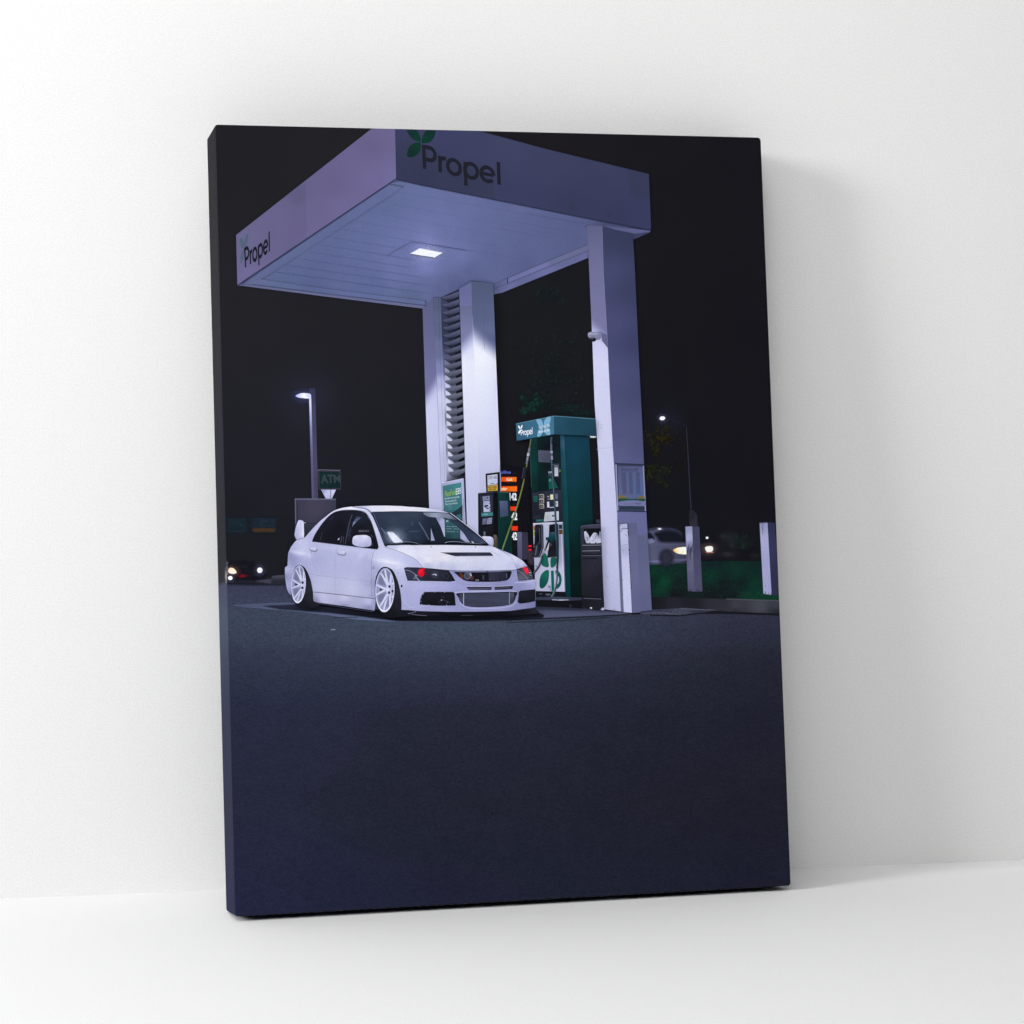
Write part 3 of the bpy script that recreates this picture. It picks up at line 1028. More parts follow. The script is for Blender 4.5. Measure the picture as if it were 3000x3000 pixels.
# trim round the ceiling
cn.line(Z1((1470, 470), (860, 880), (240, 1302)), 1.5, LN)
cn.line(Z1((1440, 496), (1555, 516)), 1.6, (58, 64, 96))
cn.line(Z1((1455, 478), (1502, 470), (1520, 466)), 1.4, LN)
cn.line(Z1((1555, 516), (1495, 556), (1100, 815), (400, 1268)), 1, lambda x, y: tuple(c*.88 for c in soff_s(x, y)))
cn.poly(Z1((255, 1300), (400, 1264), (1000, 1350), (1730, 1438), (1728, 1476), (1000, 1392), (420, 1316)), lambda x, y: tuple(c*1.0+2 for c in soff_s(x, y)), 20)
cn.line(Z1((400, 1264), (1000, 1350), (1730, 1438)), 1.2, (74, 84, 116))
cn.line(Z1((330, 1305), (1000, 1388), (1728, 1476)), 1.2, (80, 90, 124))
cn.line(Z1((1728, 1436), (1726, 1484)), 1.6, (66, 74, 104))
cn.poly(Z1((215, 1314), (330, 1312), (1000, 1396), (1728, 1482), (1704, 1502), (900, 1403)), (112, 112, 162))
cn.line(Z2((1345, 822), (1305, 842)), 1.8, (66, 70, 104))
cn.line(Z2((1446, 840), (1690, 892)), 3, (58, 62, 94))
cn.poly(Z2((1446, 832), (1840, 872), (1828, 884), (1700, 896), (1446, 842)), (92, 96, 138))
cn.line(Z2((1828, 884), (1706, 936)), 2, (76, 80, 116))
cn.build()

fl_ = Ink('fascia', cn.obj, label='lilac side fascia')
fas_l = idw(Z1.c((220, 950, (112, 108, 158)), (300, 1250, (118, 110, 168)), (500, 900, (108, 104, 154)), (600, 1000, (110, 104, 156)), (700, 600, (104, 100, 148)), (745, 880, (112, 104, 158)),
                 (760, 700, (112, 106, 158)), (770, 920, (116, 108, 166)), (1000, 500, (110, 102, 156)), (1050, 700, (116, 108, 166)), (1300, 200, (110, 102, 156)), (1300, 450, (118, 108, 168)),
                 (1440, 100, (114, 106, 160)), (1450, 420, (118, 112, 170))), 2.2)
fas_0 = fas_l
fas_l = lambda x, y: tuple(c*k for c, k in zip(fas_0(x, y), (1.03, 1.0, 1.02)))
fl_.poly(FASCIA_L, fas_l, 14, clip=True)
fl_.poly(Z1((500, 675), (756, 478), (764, 942), (470, 1135)), lambda x, y: tuple(c-4*smooth((x-800)/95) for c in fas_l(x, y)), 14)
fl_.line(Z1((756, 478), (764, 942)), .8, (104, 96, 148))
fl_.line(Z1((1486, 453), (207, 1312)), 1.6, (70, 68, 106))
fl_.line(Z1((300, 1252), (240, 1303)), 1.8, (60, 60, 92))
fl_.build()
fr_ = Ink('fascia', cn.obj, label='darker grey-violet front fascia')
fas_r = idw(Z1.c((1500, 80, (72, 72, 108)), (1500, 420, (68, 66, 104)), (1700, 450, (68, 66, 104))) + Z2.c((100, 120, (74, 74, 112)), (300, 90, (74, 76, 112)), (300, 520, (70, 68, 106)),
                 (700, 180, (76, 78, 112)), (750, 600, (70, 70, 106)), (1100, 300, (72, 74, 106)), (1200, 680, (66, 66, 100)), (1500, 400, (70, 72, 104)), (1500, 740, (66, 66, 100)),
                 (1800, 450, (72, 70, 110)), (1820, 840, (66, 68, 104))), 2.2)
fr_.poly(FASCIA_R, lambda x, y: tuple(c*k + n2(x, y, .02, 7)*1.3 for c, k in zip(fas_r(x, y), (.85, .88, .89))), 14, clip=True)
fr_.line(Z2((708, 150), (724, 648)), .8, (66, 66, 100))
fr_.line([(1155.4, 372), (1158.8, 524)], 1.6, (124, 116, 174))
fr_.line(Z1((1486, 457)) + Z2((0, 508), (680, 643), (1350, 778), (1838, 868)), 1.8, (44, 46, 74))
fr_.build()

lt1 = Ink('logo', cn.obj, label='small name and three grey-green leaves on the side fascia')
for lf in (((228, 940), (244, 935), (257, 960), (260, 1014), (240, 1010), (230, 980)),
           ((294, 898), (292, 942), (281, 985), (263, 1003), (264, 962), (276, 918)),
           ((258, 1022), (257, 1080), (247, 1118), (233, 1138), (231, 1098), (240, 1048))):
    lt1.poly(spline(Z1(*lf), 4), (82, 100, 122))
lt1.rounded_word(Z1((262, 1016), (467, 878), (469, 1040), (270, 1172)), (32, 34, 46), .25)
lt1.build()
lt2 = Ink('logo', cn.obj, label='large dark name and three green leaves on the front fascia')
lt2.poly(spline(Z1((1575, 50), (1640, 50), (1678, 92), (1688, 152), (1640, 142), (1600, 106)), 4), idw(Z1.c((1600, 60, (22, 54, 48)), (1680, 140, (20, 66, 48)))), 6, clip=True)
lt2.poly(spline(Z1((1697, 164), (1700, 120), (1724, 74), (1762, 54), (1805, 54), (1801, 108), (1768, 155), (1730, 166)), 4), idw(Z1.c((1790, 60, (22, 52, 46)), (1720, 150, (20, 64, 48)))), 6, clip=True)
lt2.poly(spline(Z1((1688, 164), (1640, 164), (1596, 196), (1578, 270), (1630, 276), (1672, 246), (1689, 205)), 4), idw(Z1.c((1590, 250, (20, 52, 46)), (1670, 180, (22, 62, 46)))), 6)
lt2.rounded_word([(1236.2, 424.5), (1463.4, 476), (1465.5, 542.5), (1239, 494.5)], (35, 35, 48), .245)
lt2.build()

cl = Ink('ceiling_lamp', cn.obj, label='bright white lamp in the canopy ceiling')
cl.glow(Z1((1740, 1058))[0], 120, 72, (150, 158, 222), .42)
cl.line(Z1((1420, 1071), (1515, 1014), (1615, 962)), 1.4, (74, 82, 120))
cl.line(Z1((1615, 962), (1800, 990), (2060, 1032)), 1.4, (80, 88, 130))
cl.line(Z1((1420, 1071), (1620, 1110)), .9, (92, 100, 142))
cl.glow(Z1((1740, 1052))[0], 64, 36, (210, 216, 255), .62)
cl.poly(Z1((1603, 1058), (1680, 1014), (1868, 1050), (1797, 1092)), (244, 247, 255))
for i in range(15):
    t = i/14
    a = bil(Z1((1610, 1056), (1684, 1014), (1866, 1050), (1795, 1088)), .98, t)
    cl.glow(a, 3.2, 2.2, (150, 160, 215), .6, n=10, rings=4)
cl.line(Z1((1608, 1064), (1700, 1078), (1792, 1090)), 1.8, (60, 64, 92))
cl.line(Z1((1612, 1056), (1680, 1016)), 1, (220, 225, 255))
cl.build()

bm_ = Ink('printed_beam', label='pale beam between the two right pillars')
bm_.poly(Z2((1330, 976), (1332, 1092), (640, 1372), (565, 1388), (565, 1300), (690, 1250)), idw(Z2.c((1300, 1000, (92, 96, 136)), (1300, 1075, (104, 106, 154)), (1000, 1110, (94, 100, 140)), (1000, 1200, (108, 112, 160)),
         (720, 1260, (92, 98, 138)), (720, 1320, (106, 112, 156)), (600, 1310, (92, 98, 138)), (590, 1370, (98, 104, 146)))), 8)
bm_.line(Z2((1328, 984), (1000, 1118), (690, 1250), (566, 1304)), 1.4, (72, 78, 112))
bm_.poly(Z2((1330, 990), (1330, 1030), (690, 1290), (684, 1258)), idw(Z2.c((1300, 1010, (112, 112, 162)), (1000, 1130, (112, 114, 164)), (720, 1260, (110, 114, 162)))), 10)
bm_.line(Z2((1330, 1034), (1000, 1168), (690, 1296), (580, 1340)), 1.4, (82, 86, 126))
bm_.line(Z2((680, 1252), (682, 1302)), 2.6, (52, 54, 80))
bm_.line(Z2((566, 1300), (568, 1384)), 2, (70, 76, 108))
bm_.build()

# ---- left pillar with louvres
pa = Ink('printed_pillar', label='left rear pillar carrying the louvre panel')
la = axis_ramp(Z3((190, 300))[0], Z3((110, 1300))[0], (0, (106, 104, 158)), (.38, (116, 112, 172)), (.58, (150, 148, 204)), (.72, (200, 200, 238)), (1, (206, 206, 242)))
def lit(edge0, edge1, width, upper, lower):
    """lamp light that starts at the line edge0-edge1"""
    def f(x, y):
        t = (x-edge0[0])/(edge1[0]-edge0[0])
        yb = edge0[1] + (edge1[1]-edge0[1])*t
        return mixc(upper(x, y), lower(x, y), smooth((y-yb)/width + .35))
    return f


pa.poly(Z3((103, 285), (128, 270), (190, 200), (205, 600), (220, 930), (235, 1300), (252, 1700), (262, 1932), (158, 1932), (140, 1400), (126, 1000), (112, 560)),
        lit(Z3((125, 1000))[0], Z3((215, 860))[0], 70, ramp_y((900, (104, 102, 154)), (1000, (112, 108, 164)), (1110, (122, 118, 176))),
            ramp_y((1130, (196, 194, 238)), (1200, (206, 206, 244)), (1320, (198, 198, 238)), (1480, (190, 190, 230)))), 7)
pa.poly(Z3((190, 198), (250, 200), (262, 560), (275, 900), (285, 1250), (298, 1680), (252, 1700), (235, 1300), (220, 930), (205, 600)),
        idw(Z3.c((220, 220, (84, 94, 122)), (230, 450, (92, 100, 134)), (235, 650, (104, 110, 150)), (240, 780, (126, 132, 176)), (250, 880, (176, 180, 220)), (260, 1000, (206, 208, 240)),
                 (265, 1300, (200, 202, 236)), (275, 1600, (186, 188, 224)))), 8)
pa.line(Z3((190, 200), (205, 600), (220, 930), (235, 1300), (252, 1700)), 1.2, lambda x, y: mixc((70, 76, 104), (150, 150, 196), smooth((y-900)/300)))
pa.line(Z3((232, 206), (244, 600), (256, 930), (268, 1300), (282, 1680)), 1.1, lambda x, y: mixc((66, 74, 98), (158, 160, 200), smooth((y-950)/280)))
pa.line(Z3((188, 200), (206, 196), (250, 200)), 1.6, (62, 68, 92))
pa.build()
lv = Ink('printed_louvre_panel', label='tall louvre panel of angled slats between two pillars')
lv.poly(Z3((248, 205), (395, 135), (412, 600), (430, 1100), (447, 1660), (330, 1672), (298, 1680), (285, 1250), (275, 900), (262, 560)),
        idw(Z3.c((270, 230, (62, 66, 96)), (380, 200, (48, 50, 76)), (275, 500, (54, 58, 84)), (390, 500, (40, 42, 62)), (285, 750, (96, 100, 138)), (400, 800, (34, 36, 52)),
                 (292, 900, (170, 174, 214)), (405, 950, (34, 34, 48)), (296, 1050, (200, 202, 236)), (415, 1150, (32, 34, 46)), (305, 1300, (196, 198, 232)), (420, 1350, (32, 32, 46)),
                 (310, 1550, (180, 182, 218)), (435, 1600, (30, 30, 44)))), 5)
for k in range(24):
    y = 196 + k*61.6
    t = smooth((y-520)/420)
    xl = 257 + (y-200)*.0372
    xr = 394 + (y-140)*.0345
    # shaded wall seen between this slat and the next, then the dark gap
    if k < 23:
        lv.poly(Z3((xl+34, y+22), (xr-44, y+2), (xr-46, y+48), (xl+62, y+56)), mixc((44, 46, 66), (104, 108, 128), t))
        lv.poly(Z3((xr-46, y+4), (xr, y-10), (xr+1, y+34), (xr-48, y+48)), mixc((34, 34, 52), (30, 31, 44), t))
        if t > .3:
            lv.poly(Z3((xl+3, y+14), (xl+26, y+22), (xl+52, y+60), (xl+6, y+50)), mixc((62, 66, 92), (214, 216, 246), t))
for k in range(24):
    y = 196 + k*61.6
    t = smooth((y-520)/420)
    xl = 257 + (y-200)*.0372
    xr = 394 + (y-140)*.0345
    top = mixc((96, 98, 138), (116, 118, 146), t)
    bot = mixc((42, 42, 68), (80, 82, 108), t)
    rise = 46 - 12*t
    pts = Z3((xl, y+2), (xl+14, y-4), (xl+50, y-10), (xr, y-rise), (xr, y-4), (xl+78, y+26), (xl+44, y+30), (xl+22, y+22))
    lv.poly(pts, axis_ramp(Z3((xl+60, y-16))[0], Z3((xl+68, y+26))[0], (0, top), (.45, mixc(top, bot, .35)), (1, bot)), 4)
    lv.line(Z3((xl+2, y+6), (xl+24, y+24), (xl+46, y+31), (xl+78, y+27), (xr, y-3)), 1.3, mixc((28, 28, 46), (58, 60, 82), t))
lv.build()

# ---- main pillar
pb = Ink('printed_pillar', label='bright middle pillar behind the white car')
pb.poly(Z3((395, 128), (495, 66), (503, 330), (512, 560), (530, 940), (545, 1300), (560, 1700), (570, 1932), (588, 2380), (470, 2380), (455, 1932), (447, 1660), (430, 1100), (412, 600)),
        lit(Z3((405, 600))[0], Z3((510, 490))[0], 68, ramp_y((830, (100, 104, 148)), (900, (110, 112, 160)), (970, (128, 128, 182))),
            ramp_y((1000, (214, 216, 250)), (1070, (232, 232, 253)), (1150, (228, 228, 252)), (1300, (212, 212, 242)), (1400, (198, 198, 236)), (1480, (192, 192, 232)))), 5)
pb.poly(Z3((495, 66), (670, 84), (680, 350), (690, 620), (702, 920), (715, 1250), (728, 1612), (740, 1932), (756, 2380), (588, 2380), (570, 1932), (560, 1700), (545, 1300), (530, 940), (512, 560), (503, 330)),
        lit(Z3((505, 462))[0], Z3((690, 620))[0], 66, axis_ramp(Z3((520, 100))[0], Z3((560, 560))[0], (0, (82, 90, 122)), (.5, (88, 97, 132)), (.8, (96, 104, 142)), (1, (90, 96, 138))),
            lambda x, y: mixc(ramp_y((985, (226, 230, 255)), (1045, (240, 242, 255)), (1120, (230, 232, 253)), (1260, (216, 216, 246)), (1380, (194, 194, 232)), (1480, (184, 184, 222)))(x, y), (196, 196, 238), smooth((x-1405)/90)*.5)), 5)
pb.line(Z3((495, 66), (503, 330), (512, 560), (530, 940)), .9, lambda x, y: mixc((84, 90, 126), (236, 238, 255), smooth((y-920)/70)))
pb.line(Z3((586, 76), (594, 480), (600, 620)), .8, (80, 88, 120))
pb.line(Z3((495, 66), (580, 74), (670, 86)), 1.6, (56, 62, 88))
pb.line(Z3((395, 128), (495, 66)), 1.6, (70, 74, 108))
pb.build()

# ---- poster by the main pillar
ps = Ink('printed_poster_board', label='framed teal fuel poster behind the car windscreen')
ps.poly(Z3((253, 1697), (434, 1662), (446, 1932)) + C2((775, 0), (790, 330), (800, 640), (420, 640), (466, 0)) + Z3((262, 1932)), idw(Z3.c((270, 1720, (160, 166, 202)), (425, 1690, (176, 182, 220))) + C2.c((760, 20, (176, 178, 216)), (770, 200, (186, 186, 226)), (470, 100, (170, 170, 212)))), 10)
ps.line(Z3((253, 1698), (434, 1663)), 2.4, (196, 200, 232))
ps.line(C2((755, 0), (765, 330)), 1.6, (128, 130, 172))
ps.line(Z3((436, 1664), (445, 1932)) + C2((778, 40), (785, 300)), 1.4, (120, 124, 164))
ps.poly(Z3((264, 1722), (416, 1692), (424, 1932)) + C2((742, 0), (745, 310), (700, 600), (470, 600), (480, 0)) + Z3((275, 1932)), idw(Z3.c((280, 1740, (62, 118, 122)), (400, 1710, (70, 132, 138)), (300, 1850, (56, 104, 114)), (400, 1850, (62, 116, 124))) + C2.c((500, 60, (62, 122, 132)), (700, 40, (62, 116, 126)), (520, 180, (56, 104, 116)))), 8)
ps.poly(C2((745, 88), (720, 120), (660, 165), (600, 198), (560, 208), (745, 320)), (38, 52, 62))
ps.poly(C2((648, 240), (720, 222), (744, 300), (690, 290)), (58, 110, 120))
ps.text('FlexFuel', Z3((280, 1768), (366, 1742), (368, 1792), (282, 1812)), (152, 190, 62), .25, .004)
ps.text('E85', Z3((370, 1744), (412, 1734), (414, 1784), (371, 1794)), (226, 236, 244), .2, .004)
ps.text('renewable and sustainable', Z3((280, 1816), (400, 1800), (401, 1816), (281, 1832)), (186, 206, 214), 0, .01)
ps.text('American ethanol for', Z3((284, 1838), (378, 1828), (379, 1844), (285, 1856)), (180, 204, 212), 0, .01)
ps.text('Flex-Fuel vehicles', Z3((286, 1862), (384, 1850), (385, 1866), (287, 1878)), (180, 204, 212), 0, .01)
scribble(ps, C2((505, 95), (600, 80), (590, 170), (505, 180)), 4, (118, 160, 166), 1.3, .8, 12)
ps.build()

# ---- right pillar
pc = Ink('printed_pillar', label='right front pillar with a framed notice and dome camera')
LX = G((1719, 661), (1734.6, 1003), (1740.8, 1180), (1752.5, 1343.5), (1768.6, 1786))
RX = G((1762.8, 662), (1767, 795), (1779.7, 1024), (1787, 1180), (1794, 1307), (1805.8, 1490), (1818, 1792))
RR = G((1853, 684), (1859.4, 800), (1870.4, 1048), (1877.3, 1180), (1886.6, 1380), (1892.8, 1506), (1908.6, 1787))
pc.poly(LX + RX[::-1], lit((1732, 945), (1776, 985), 62, ramp_y((670, (104, 104, 152)), (760, (118, 114, 168)), (930, (126, 122, 178))),
        ramp_y((960, (196, 194, 240)), (1060, (212, 210, 246)), (1300, (205, 204, 241)), (1500, (198, 196, 237)), (1650, (192, 190, 232)), (1780, (182, 180, 222)))), 7)
def pillar_dark(smp):
    f = idw(smp, 2.6, 30)
    return lambda x, y: tuple(c*k for c, k in zip(f(x, y), (.93, .95, .95)))


pc.poly([RX[0]] + Z2((1560, 868)) + RR + C3((1660, 1392), (1600, 1392)) + [(1818, 1792)] + RX[::-1][1:], pillar_dark(G.c((1800, 690, (60, 64, 96)), (1845, 700, (58, 62, 92)), (1790, 800, (76, 78, 118)), (1850, 850, (62, 66, 98)), (1800, 950, (80, 80, 122)), (1860, 1000, (64, 68, 104)),
                              (1800, 1100, (82, 84, 126)), (1870, 1150, (72, 76, 112)), (1810, 1250, (86, 88, 130)), (1880, 1300, (82, 84, 124)), (1815, 1340, (96, 98, 142)), (1880, 1370, (88, 92, 134)),
                              (1830, 1515, (112, 112, 160)), (1880, 1520, (106, 108, 154)), (1890, 1600, (108, 106, 156)), (1885, 1700, (112, 110, 164)), (1895, 1770, (108, 106, 158)))), 9)
pc.line(RX, 1.2, lambda x, y: mixc((128, 124, 180), (150, 150, 200), smooth((y-950)/100)))
pc.line(Z4((1310, 440), (1392, 428), (1465, 424)), 1.1, (178, 176, 222))
pc.line(C3((1615, 300), (1625, 800), (1650, 1390)), .8, (98, 98, 142))
pc.line(C3((1375, 180), (1402, 900), (1422, 1386)), 2, (150, 148, 196))
for x, y in ((1358, 235), (1355, 208), (1530, 1530), (1570, 1640), (1460, 1700), (1410, 1640)):
    pc.ell(Z4((x, y))[0], .9, 1.1, (110, 108, 150))
rnd = random.Random(21)
for i in range(34):
    x, y = rnd.uniform(1225, 1405), rnd.uniform(900, 1370)
    pc.ell(C3((x, y))[0], rnd.uniform(.4, .9), rnd.uniform(.4, 1.1), (160, 158, 204))
pc.soft(C3((1190, 1362), (1300, 1376), (1420, 1392), (1420, 1400), (1300, 1386), (1190, 1374)), (38, 38, 52), 2)
pc.build()
dc = Ink('printed_dome_camera', label='small white dome camera on the right pillar')
dc.wash(Z3((1548, 478), (1592, 500), (1600, 608), (1552, 548)), (112, 108, 162), (.95, .9, .75, .95))
dc.poly(Z3((1440, 484), (1462, 476), (1550, 476), (1552, 520), (1530, 540), (1480, 545), (1450, 528), (1438, 510)), idw(Z3.c((1450, 490, (176, 176, 212)), (1500, 482, (166, 164, 206)), (1545, 490, (128, 126, 176)), (1470, 530, (112, 112, 150)), (1520, 532, (128, 128, 166)))), 4)
dc.line(Z3((1440, 500), (1480, 510), (1520, 508)), 1.3, (110, 108, 150))
dc.line(Z3((1442, 486), (1500, 479), (1550, 478)), 1.2, (92, 92, 132))
dc.build()
dm = Ink('dome', dc.obj)
dm.poly(spline(Z3((1456, 528), (1480, 524), (1502, 530), (1500, 550), (1478, 556), (1460, 548)), 5), (32, 32, 46))
dm.ell(Z3((1472, 532))[0], 2, 1.3, (120, 120, 160))
dm.build()
nb = Ink('printed_notice', label='framed fuel notice on the right pillar')
nb.poly(Z4((1484, 572), (1760, 582), (1780, 1030), (1504, 1024)), (58, 62, 90))
nb.line(Z4((1492, 584), (1510, 1018)), 3.4, (152, 154, 198))
nb.line(Z4((1750, 596), (1770, 1022)), 3.2, (148, 150, 196))
nb.line(Z4((1484, 574), (1760, 584)), 2.6, (40, 43, 66))
nb.line(Z4((1504, 1022), (1780, 1028)), 3, (44, 47, 72))
nb.poly(Z4((1508, 598), (1746, 604), (1764, 1004), (1524, 1000)), idw(Z4.c((1520, 610, (82, 88, 122)), (1720, 620, (86, 92, 130)), (1540, 750, (88, 94, 132)), (1740, 750, (86, 98, 142)), (1700, 800, (82, 98, 144)), (1550, 860, (92, 98, 136)))), 7)
nb.text('Can you drive E85?', Z4((1540, 616), (1702, 620), (1703, 640), (1541, 636)), (40, 40, 64), 0, .008)
nb.line(Z4((1538, 642), (1704, 646)), 1, (52, 52, 80))
for (xa, xb) in ((1545, 1585), (1612, 1645), (1678, 1715)):
    nb.wash(Z4((xa, 655), (xb, 655), (xb+8, 862), (xa+8, 860)), (84, 88, 128), (.3, .3, .3, .3))
    scribble(nb, Z4((xa, 658), (xb, 658), (xb+8, 860), (xa+8, 858)), 20, (78, 82, 120), .9, .75, xa)
nb.poly(spline(Z4((1518, 872), (1560, 880), (1600, 905), (1522, 908)), 4), (118, 104, 58))
nb.poly(spline(Z4((1756, 878), (1720, 884), (1690, 905), (1757, 908)), 4), (116, 102, 62))
nb.poly(spline(Z4((1520, 906), (1580, 902), (1640, 908), (1758, 904), (1758, 932), (1700, 922), (1640, 920), (1580, 922), (1522, 934)), 4), (34, 84, 62))
nb.poly(spline(Z4((1522, 936), (1580, 926), (1640, 923), (1700, 925), (1758, 936), (1760, 972), (1640, 974), (1524, 970)), 4), (114, 117, 162))
nb.rounded_word(Z4((1672, 943), (1726, 946), (1727, 959), (1673, 957)), (52, 62, 92), .26)
scribble(nb, Z4((1570, 945), (1660, 945), (1660, 962), (1570, 962)), 2, (96, 98, 142), 1, .7, 33)
nb.poly(Z4((1524, 974), (1762, 976), (1763, 992), (1525, 990)), (50, 54, 84))
nb.poly(Z4((1526, 990), (1763, 992), (1764, 1004), (1527, 1002)), (34, 66, 60))
nb.build()
bo = Ink('printed_bollard', label='chipped white square post against the right pillar')
bo.wash(C3((1368, 190), (1402, 310), (1452, 1398), (1420, 1390)), (112, 112, 158), (.0, .85, .9, .9))
bo.poly(C3((1500, 303), (1612, 306), (1664, 1405), (1552, 1408)), idw(C3.c((1550, 340, (100, 102, 150)), (1580, 600, (106, 106, 156)), (1590, 900, (110, 108, 160)), (1610, 1350, (104, 102, 154)))), 9)
bo.poly(C3((1404, 316), (1500, 306), (1554, 1408), (1455, 1400)), idw(C3.c((1450, 340, (178, 178, 218)), (1440, 450, (192, 192, 230)), (1460, 560, (186, 186, 226)), (1460, 620, (168, 168, 212)), (1480, 800, (196, 194, 234)), (1490, 1100, (198, 196, 236)), (1505, 1380, (196, 194, 234)))), 7)
bo.line(C3((1404, 318), (1440, 312), (1500, 306)), 2, (80, 80, 112))
bo.line(C3((1420, 382), (1440, 370), (1502, 374)), 1.6, (60, 60, 88))
rnd = random.Random(5)
for i in range(60):
    t = rnd.random()**1.7
    x = 1500+54*t*.86+rnd.uniform(-3, 3); y = 310+t*800
    bo.line(C3((x, y), (x+rnd.uniform(-2, 3), y+rnd.uniform(6, 26))), rnd.uniform(.8, 2), (44, 44, 64))
for x, y in ((1415, 395), (1420, 408), (1440, 385), (1478, 440), (1484, 455), (1410, 330), (1440, 1000)):
    bo.line(C3((x, y), (x+3, y+10)), 1.8, (56, 56, 80))
bo.line(C3((1425, 585), (1450, 580), (1470, 570), (1503, 572)), 1, (128, 128, 172))
bo.line(C3((1430, 650), (1460, 640)), .9, (150, 150, 194))
bo.soft(C3((1460, 1402), (1560, 1412), (1664, 1406), (1662, 1420), (1560, 1428)), (22, 22, 30), 2)
bo.build()

# ================================================================== pumps
pr_ = Ink('printed_price_sign', label='dark price sign with orange bars and white numbers')
pr_.soft(Z4((398, 600), (600, 610), (668, 700), (668, 1480), (480, 1480), (400, 860)), (24, 22, 30), 10, .85)
pr_.text('oline', Z4((402, 640), (497, 640), (497, 672), (402, 672)), (104, 100, 224), 0, .03)
for y0, y1, x0, x1, c, w in ((703, 745, 406, 550, (232, 106, 34), 1), (790, 838, 402, 555, (228, 84, 34), 1), (980, 1020, 485, 552, (226, 54, 34), 0), (1165, 1207, 498, 562, (224, 52, 34), 0)):
    m = ((x0+x1)/2, (y0+y1)/2)
    pr_.glow(Z4(m)[0], (x1-x0)/3.22*.75, 14, (130, 50, 24), .55)
    pr_.soft(Z4((x0, y0), (x1, y0), (x1, y1), (x0, y1)), idw(Z4.c((x0, m[1], (224, 70, 24)), (m[0], m[1], c), (x1, m[1], (250, 120, 30) if w else c))), 2.4)
pr_.text('Cash', Z4((455, 712), (510, 712), (510, 738), (455, 738)), (255, 236, 206), 0, .03)
pr_.glow(Z4((482, 726))[0], 11, 5, (255, 220, 160), .7)
pr_.text('edor', Z4((402, 797), (462, 797), (462, 828), (402, 828)), (255, 226, 180), .15, .03)
for x0, x1, y0, y1 in ((484, 552, 852, 922), (486, 558, 1036, 1108), (492, 556, 1222, 1296)):
    pr_.text('142', Z4((x0, y0), (x1, y0), (x1, y1), (x0, y1)), (238, 240, 252), 0, .045)
    pr_.glow(Z4(((x0+x1)/2, (y0+y1)/2))[0], 14, 15, (160, 160, 200), .25)
pr_.poly(Z4((556, 1220), (600, 1222), (603, 1480), (562, 1480)), idw(Z4.c((580, 1240, (98, 98, 134)), (580, 1440, (88, 86, 128)))), 8)
pr_.poly(Z4((600, 1222), (655, 1224), (664, 1480), (603, 1480)), (56, 52, 76))
pr_.build()
tl = Ink('printed_far_car', label='blurred car with red tail lights behind the pumps')
tl.soft(spline(Z4((662, 1400), (700, 1395), (725, 1420), (725, 1500), (690, 1530), (660, 1500))), (70, 56, 76), 8, .7)
tl.build()
t2 = Ink('tail_light', tl.obj)
for y in (1354, 1388):
    t2.glow(Z4((677, y))[0], 9, 6, (170, 20, 40), .8)
    t2.soft(Z4((663, y-6), (690, y-8), (690, y+7), (664, y+7)), (236, 34, 50), 2)
t2.build()

# ---- small payment kiosk
ki = Ink('printed_payment_kiosk', label='dark payment kiosk beside the bright middle pillar')
ki.poly(Z4((370, 842), (484, 850), (500, 1100), (512, 1440), (374, 1440)), idw(Z4.c((400, 860, (22, 62, 58)), (460, 860, (16, 46, 44)), (430, 1000, (17, 48, 45)), (400, 1150, (16, 54, 48)), (470, 1200, (14, 44, 40)), (420, 1350, (14, 46, 44)))), 8)
ki.poly(Z4((390, 925), (468, 928), (472, 1068), (396, 1082)), idw(Z4.c((400, 940, (86, 92, 130)), (450, 950, (72, 84, 116)), (420, 1040, (66, 74, 110)), (460, 1060, (54, 74, 90)))), 6)
ki.line(Z4((374, 842), (482, 851)), 2, (66, 96, 100))
ki.poly(Z4((330, 844), (374, 842), (378, 1440), (332, 1440)), (18, 17, 24))
ki.poly(Z4((187, 858), (332, 844), (336, 1400), (190, 1240)), idw(Z4.c((210, 900, (30, 34, 44)), (300, 870, (34, 38, 50)), (260, 1120, (28, 30, 40)), (220, 1200, (24, 26, 36)), (310, 1300, (24, 24, 32)))), 8)
ki.line(Z4((187, 858), (332, 844), (374, 842)), 2, (62, 72, 84))
ki.poly(Z4((205, 880), (325, 868), (328, 1040), (216, 1046)), (44, 48, 62))
ki.poly(Z4((230, 886), (296, 880), (298, 920), (232, 926)), (128, 132, 166))
ki.ell(Z4((275, 898))[0], 2.2, 2.8, (60, 64, 84))
scribble(ki, Z4((236, 892), (262, 890), (262, 918), (238, 920)), 3, (80, 84, 112), 1.3, .8, 2)
ki.poly(Z4((237, 930), (300, 926), (303, 1028), (240, 1034)), idw(Z4.c((250, 940, (160, 160, 206)), (280, 1000, (186, 186, 228)))), 6)
ki.line(Z4((248, 978), (284, 972)), 4.6, (20, 20, 28)); ki.poly(Z4((244, 980), (262, 962), (262, 996)), (20, 20, 28))
ki.line(Z4((270, 986), (270, 1000), (290, 998)), 3.4, (24, 24, 32))
for y in (932, 950, 985, 1010):
    ki.poly(Z4((292, y), (303, y), (303, y+8), (292, y+8)), (26, 26, 36))
ki.poly(Z4((218, 1042), (325, 1034), (327, 1068), (220, 1076)), (64, 124, 130))
scribble(ki, Z4((224, 1050), (280, 1045), (280, 1060), (224, 1066)), 1, (170, 200, 206), 1.8, .7, 6)
ki.poly(Z4((232, 1094), (272, 1090), (268, 1148), (228, 1152)), idw(Z4.c((240, 1110, (116, 116, 156)), (260, 1130, (96, 96, 134)))), 5)
ki.poly(Z4((278, 1090), (320, 1086), (316, 1142), (272, 1148)), (150, 150, 190))
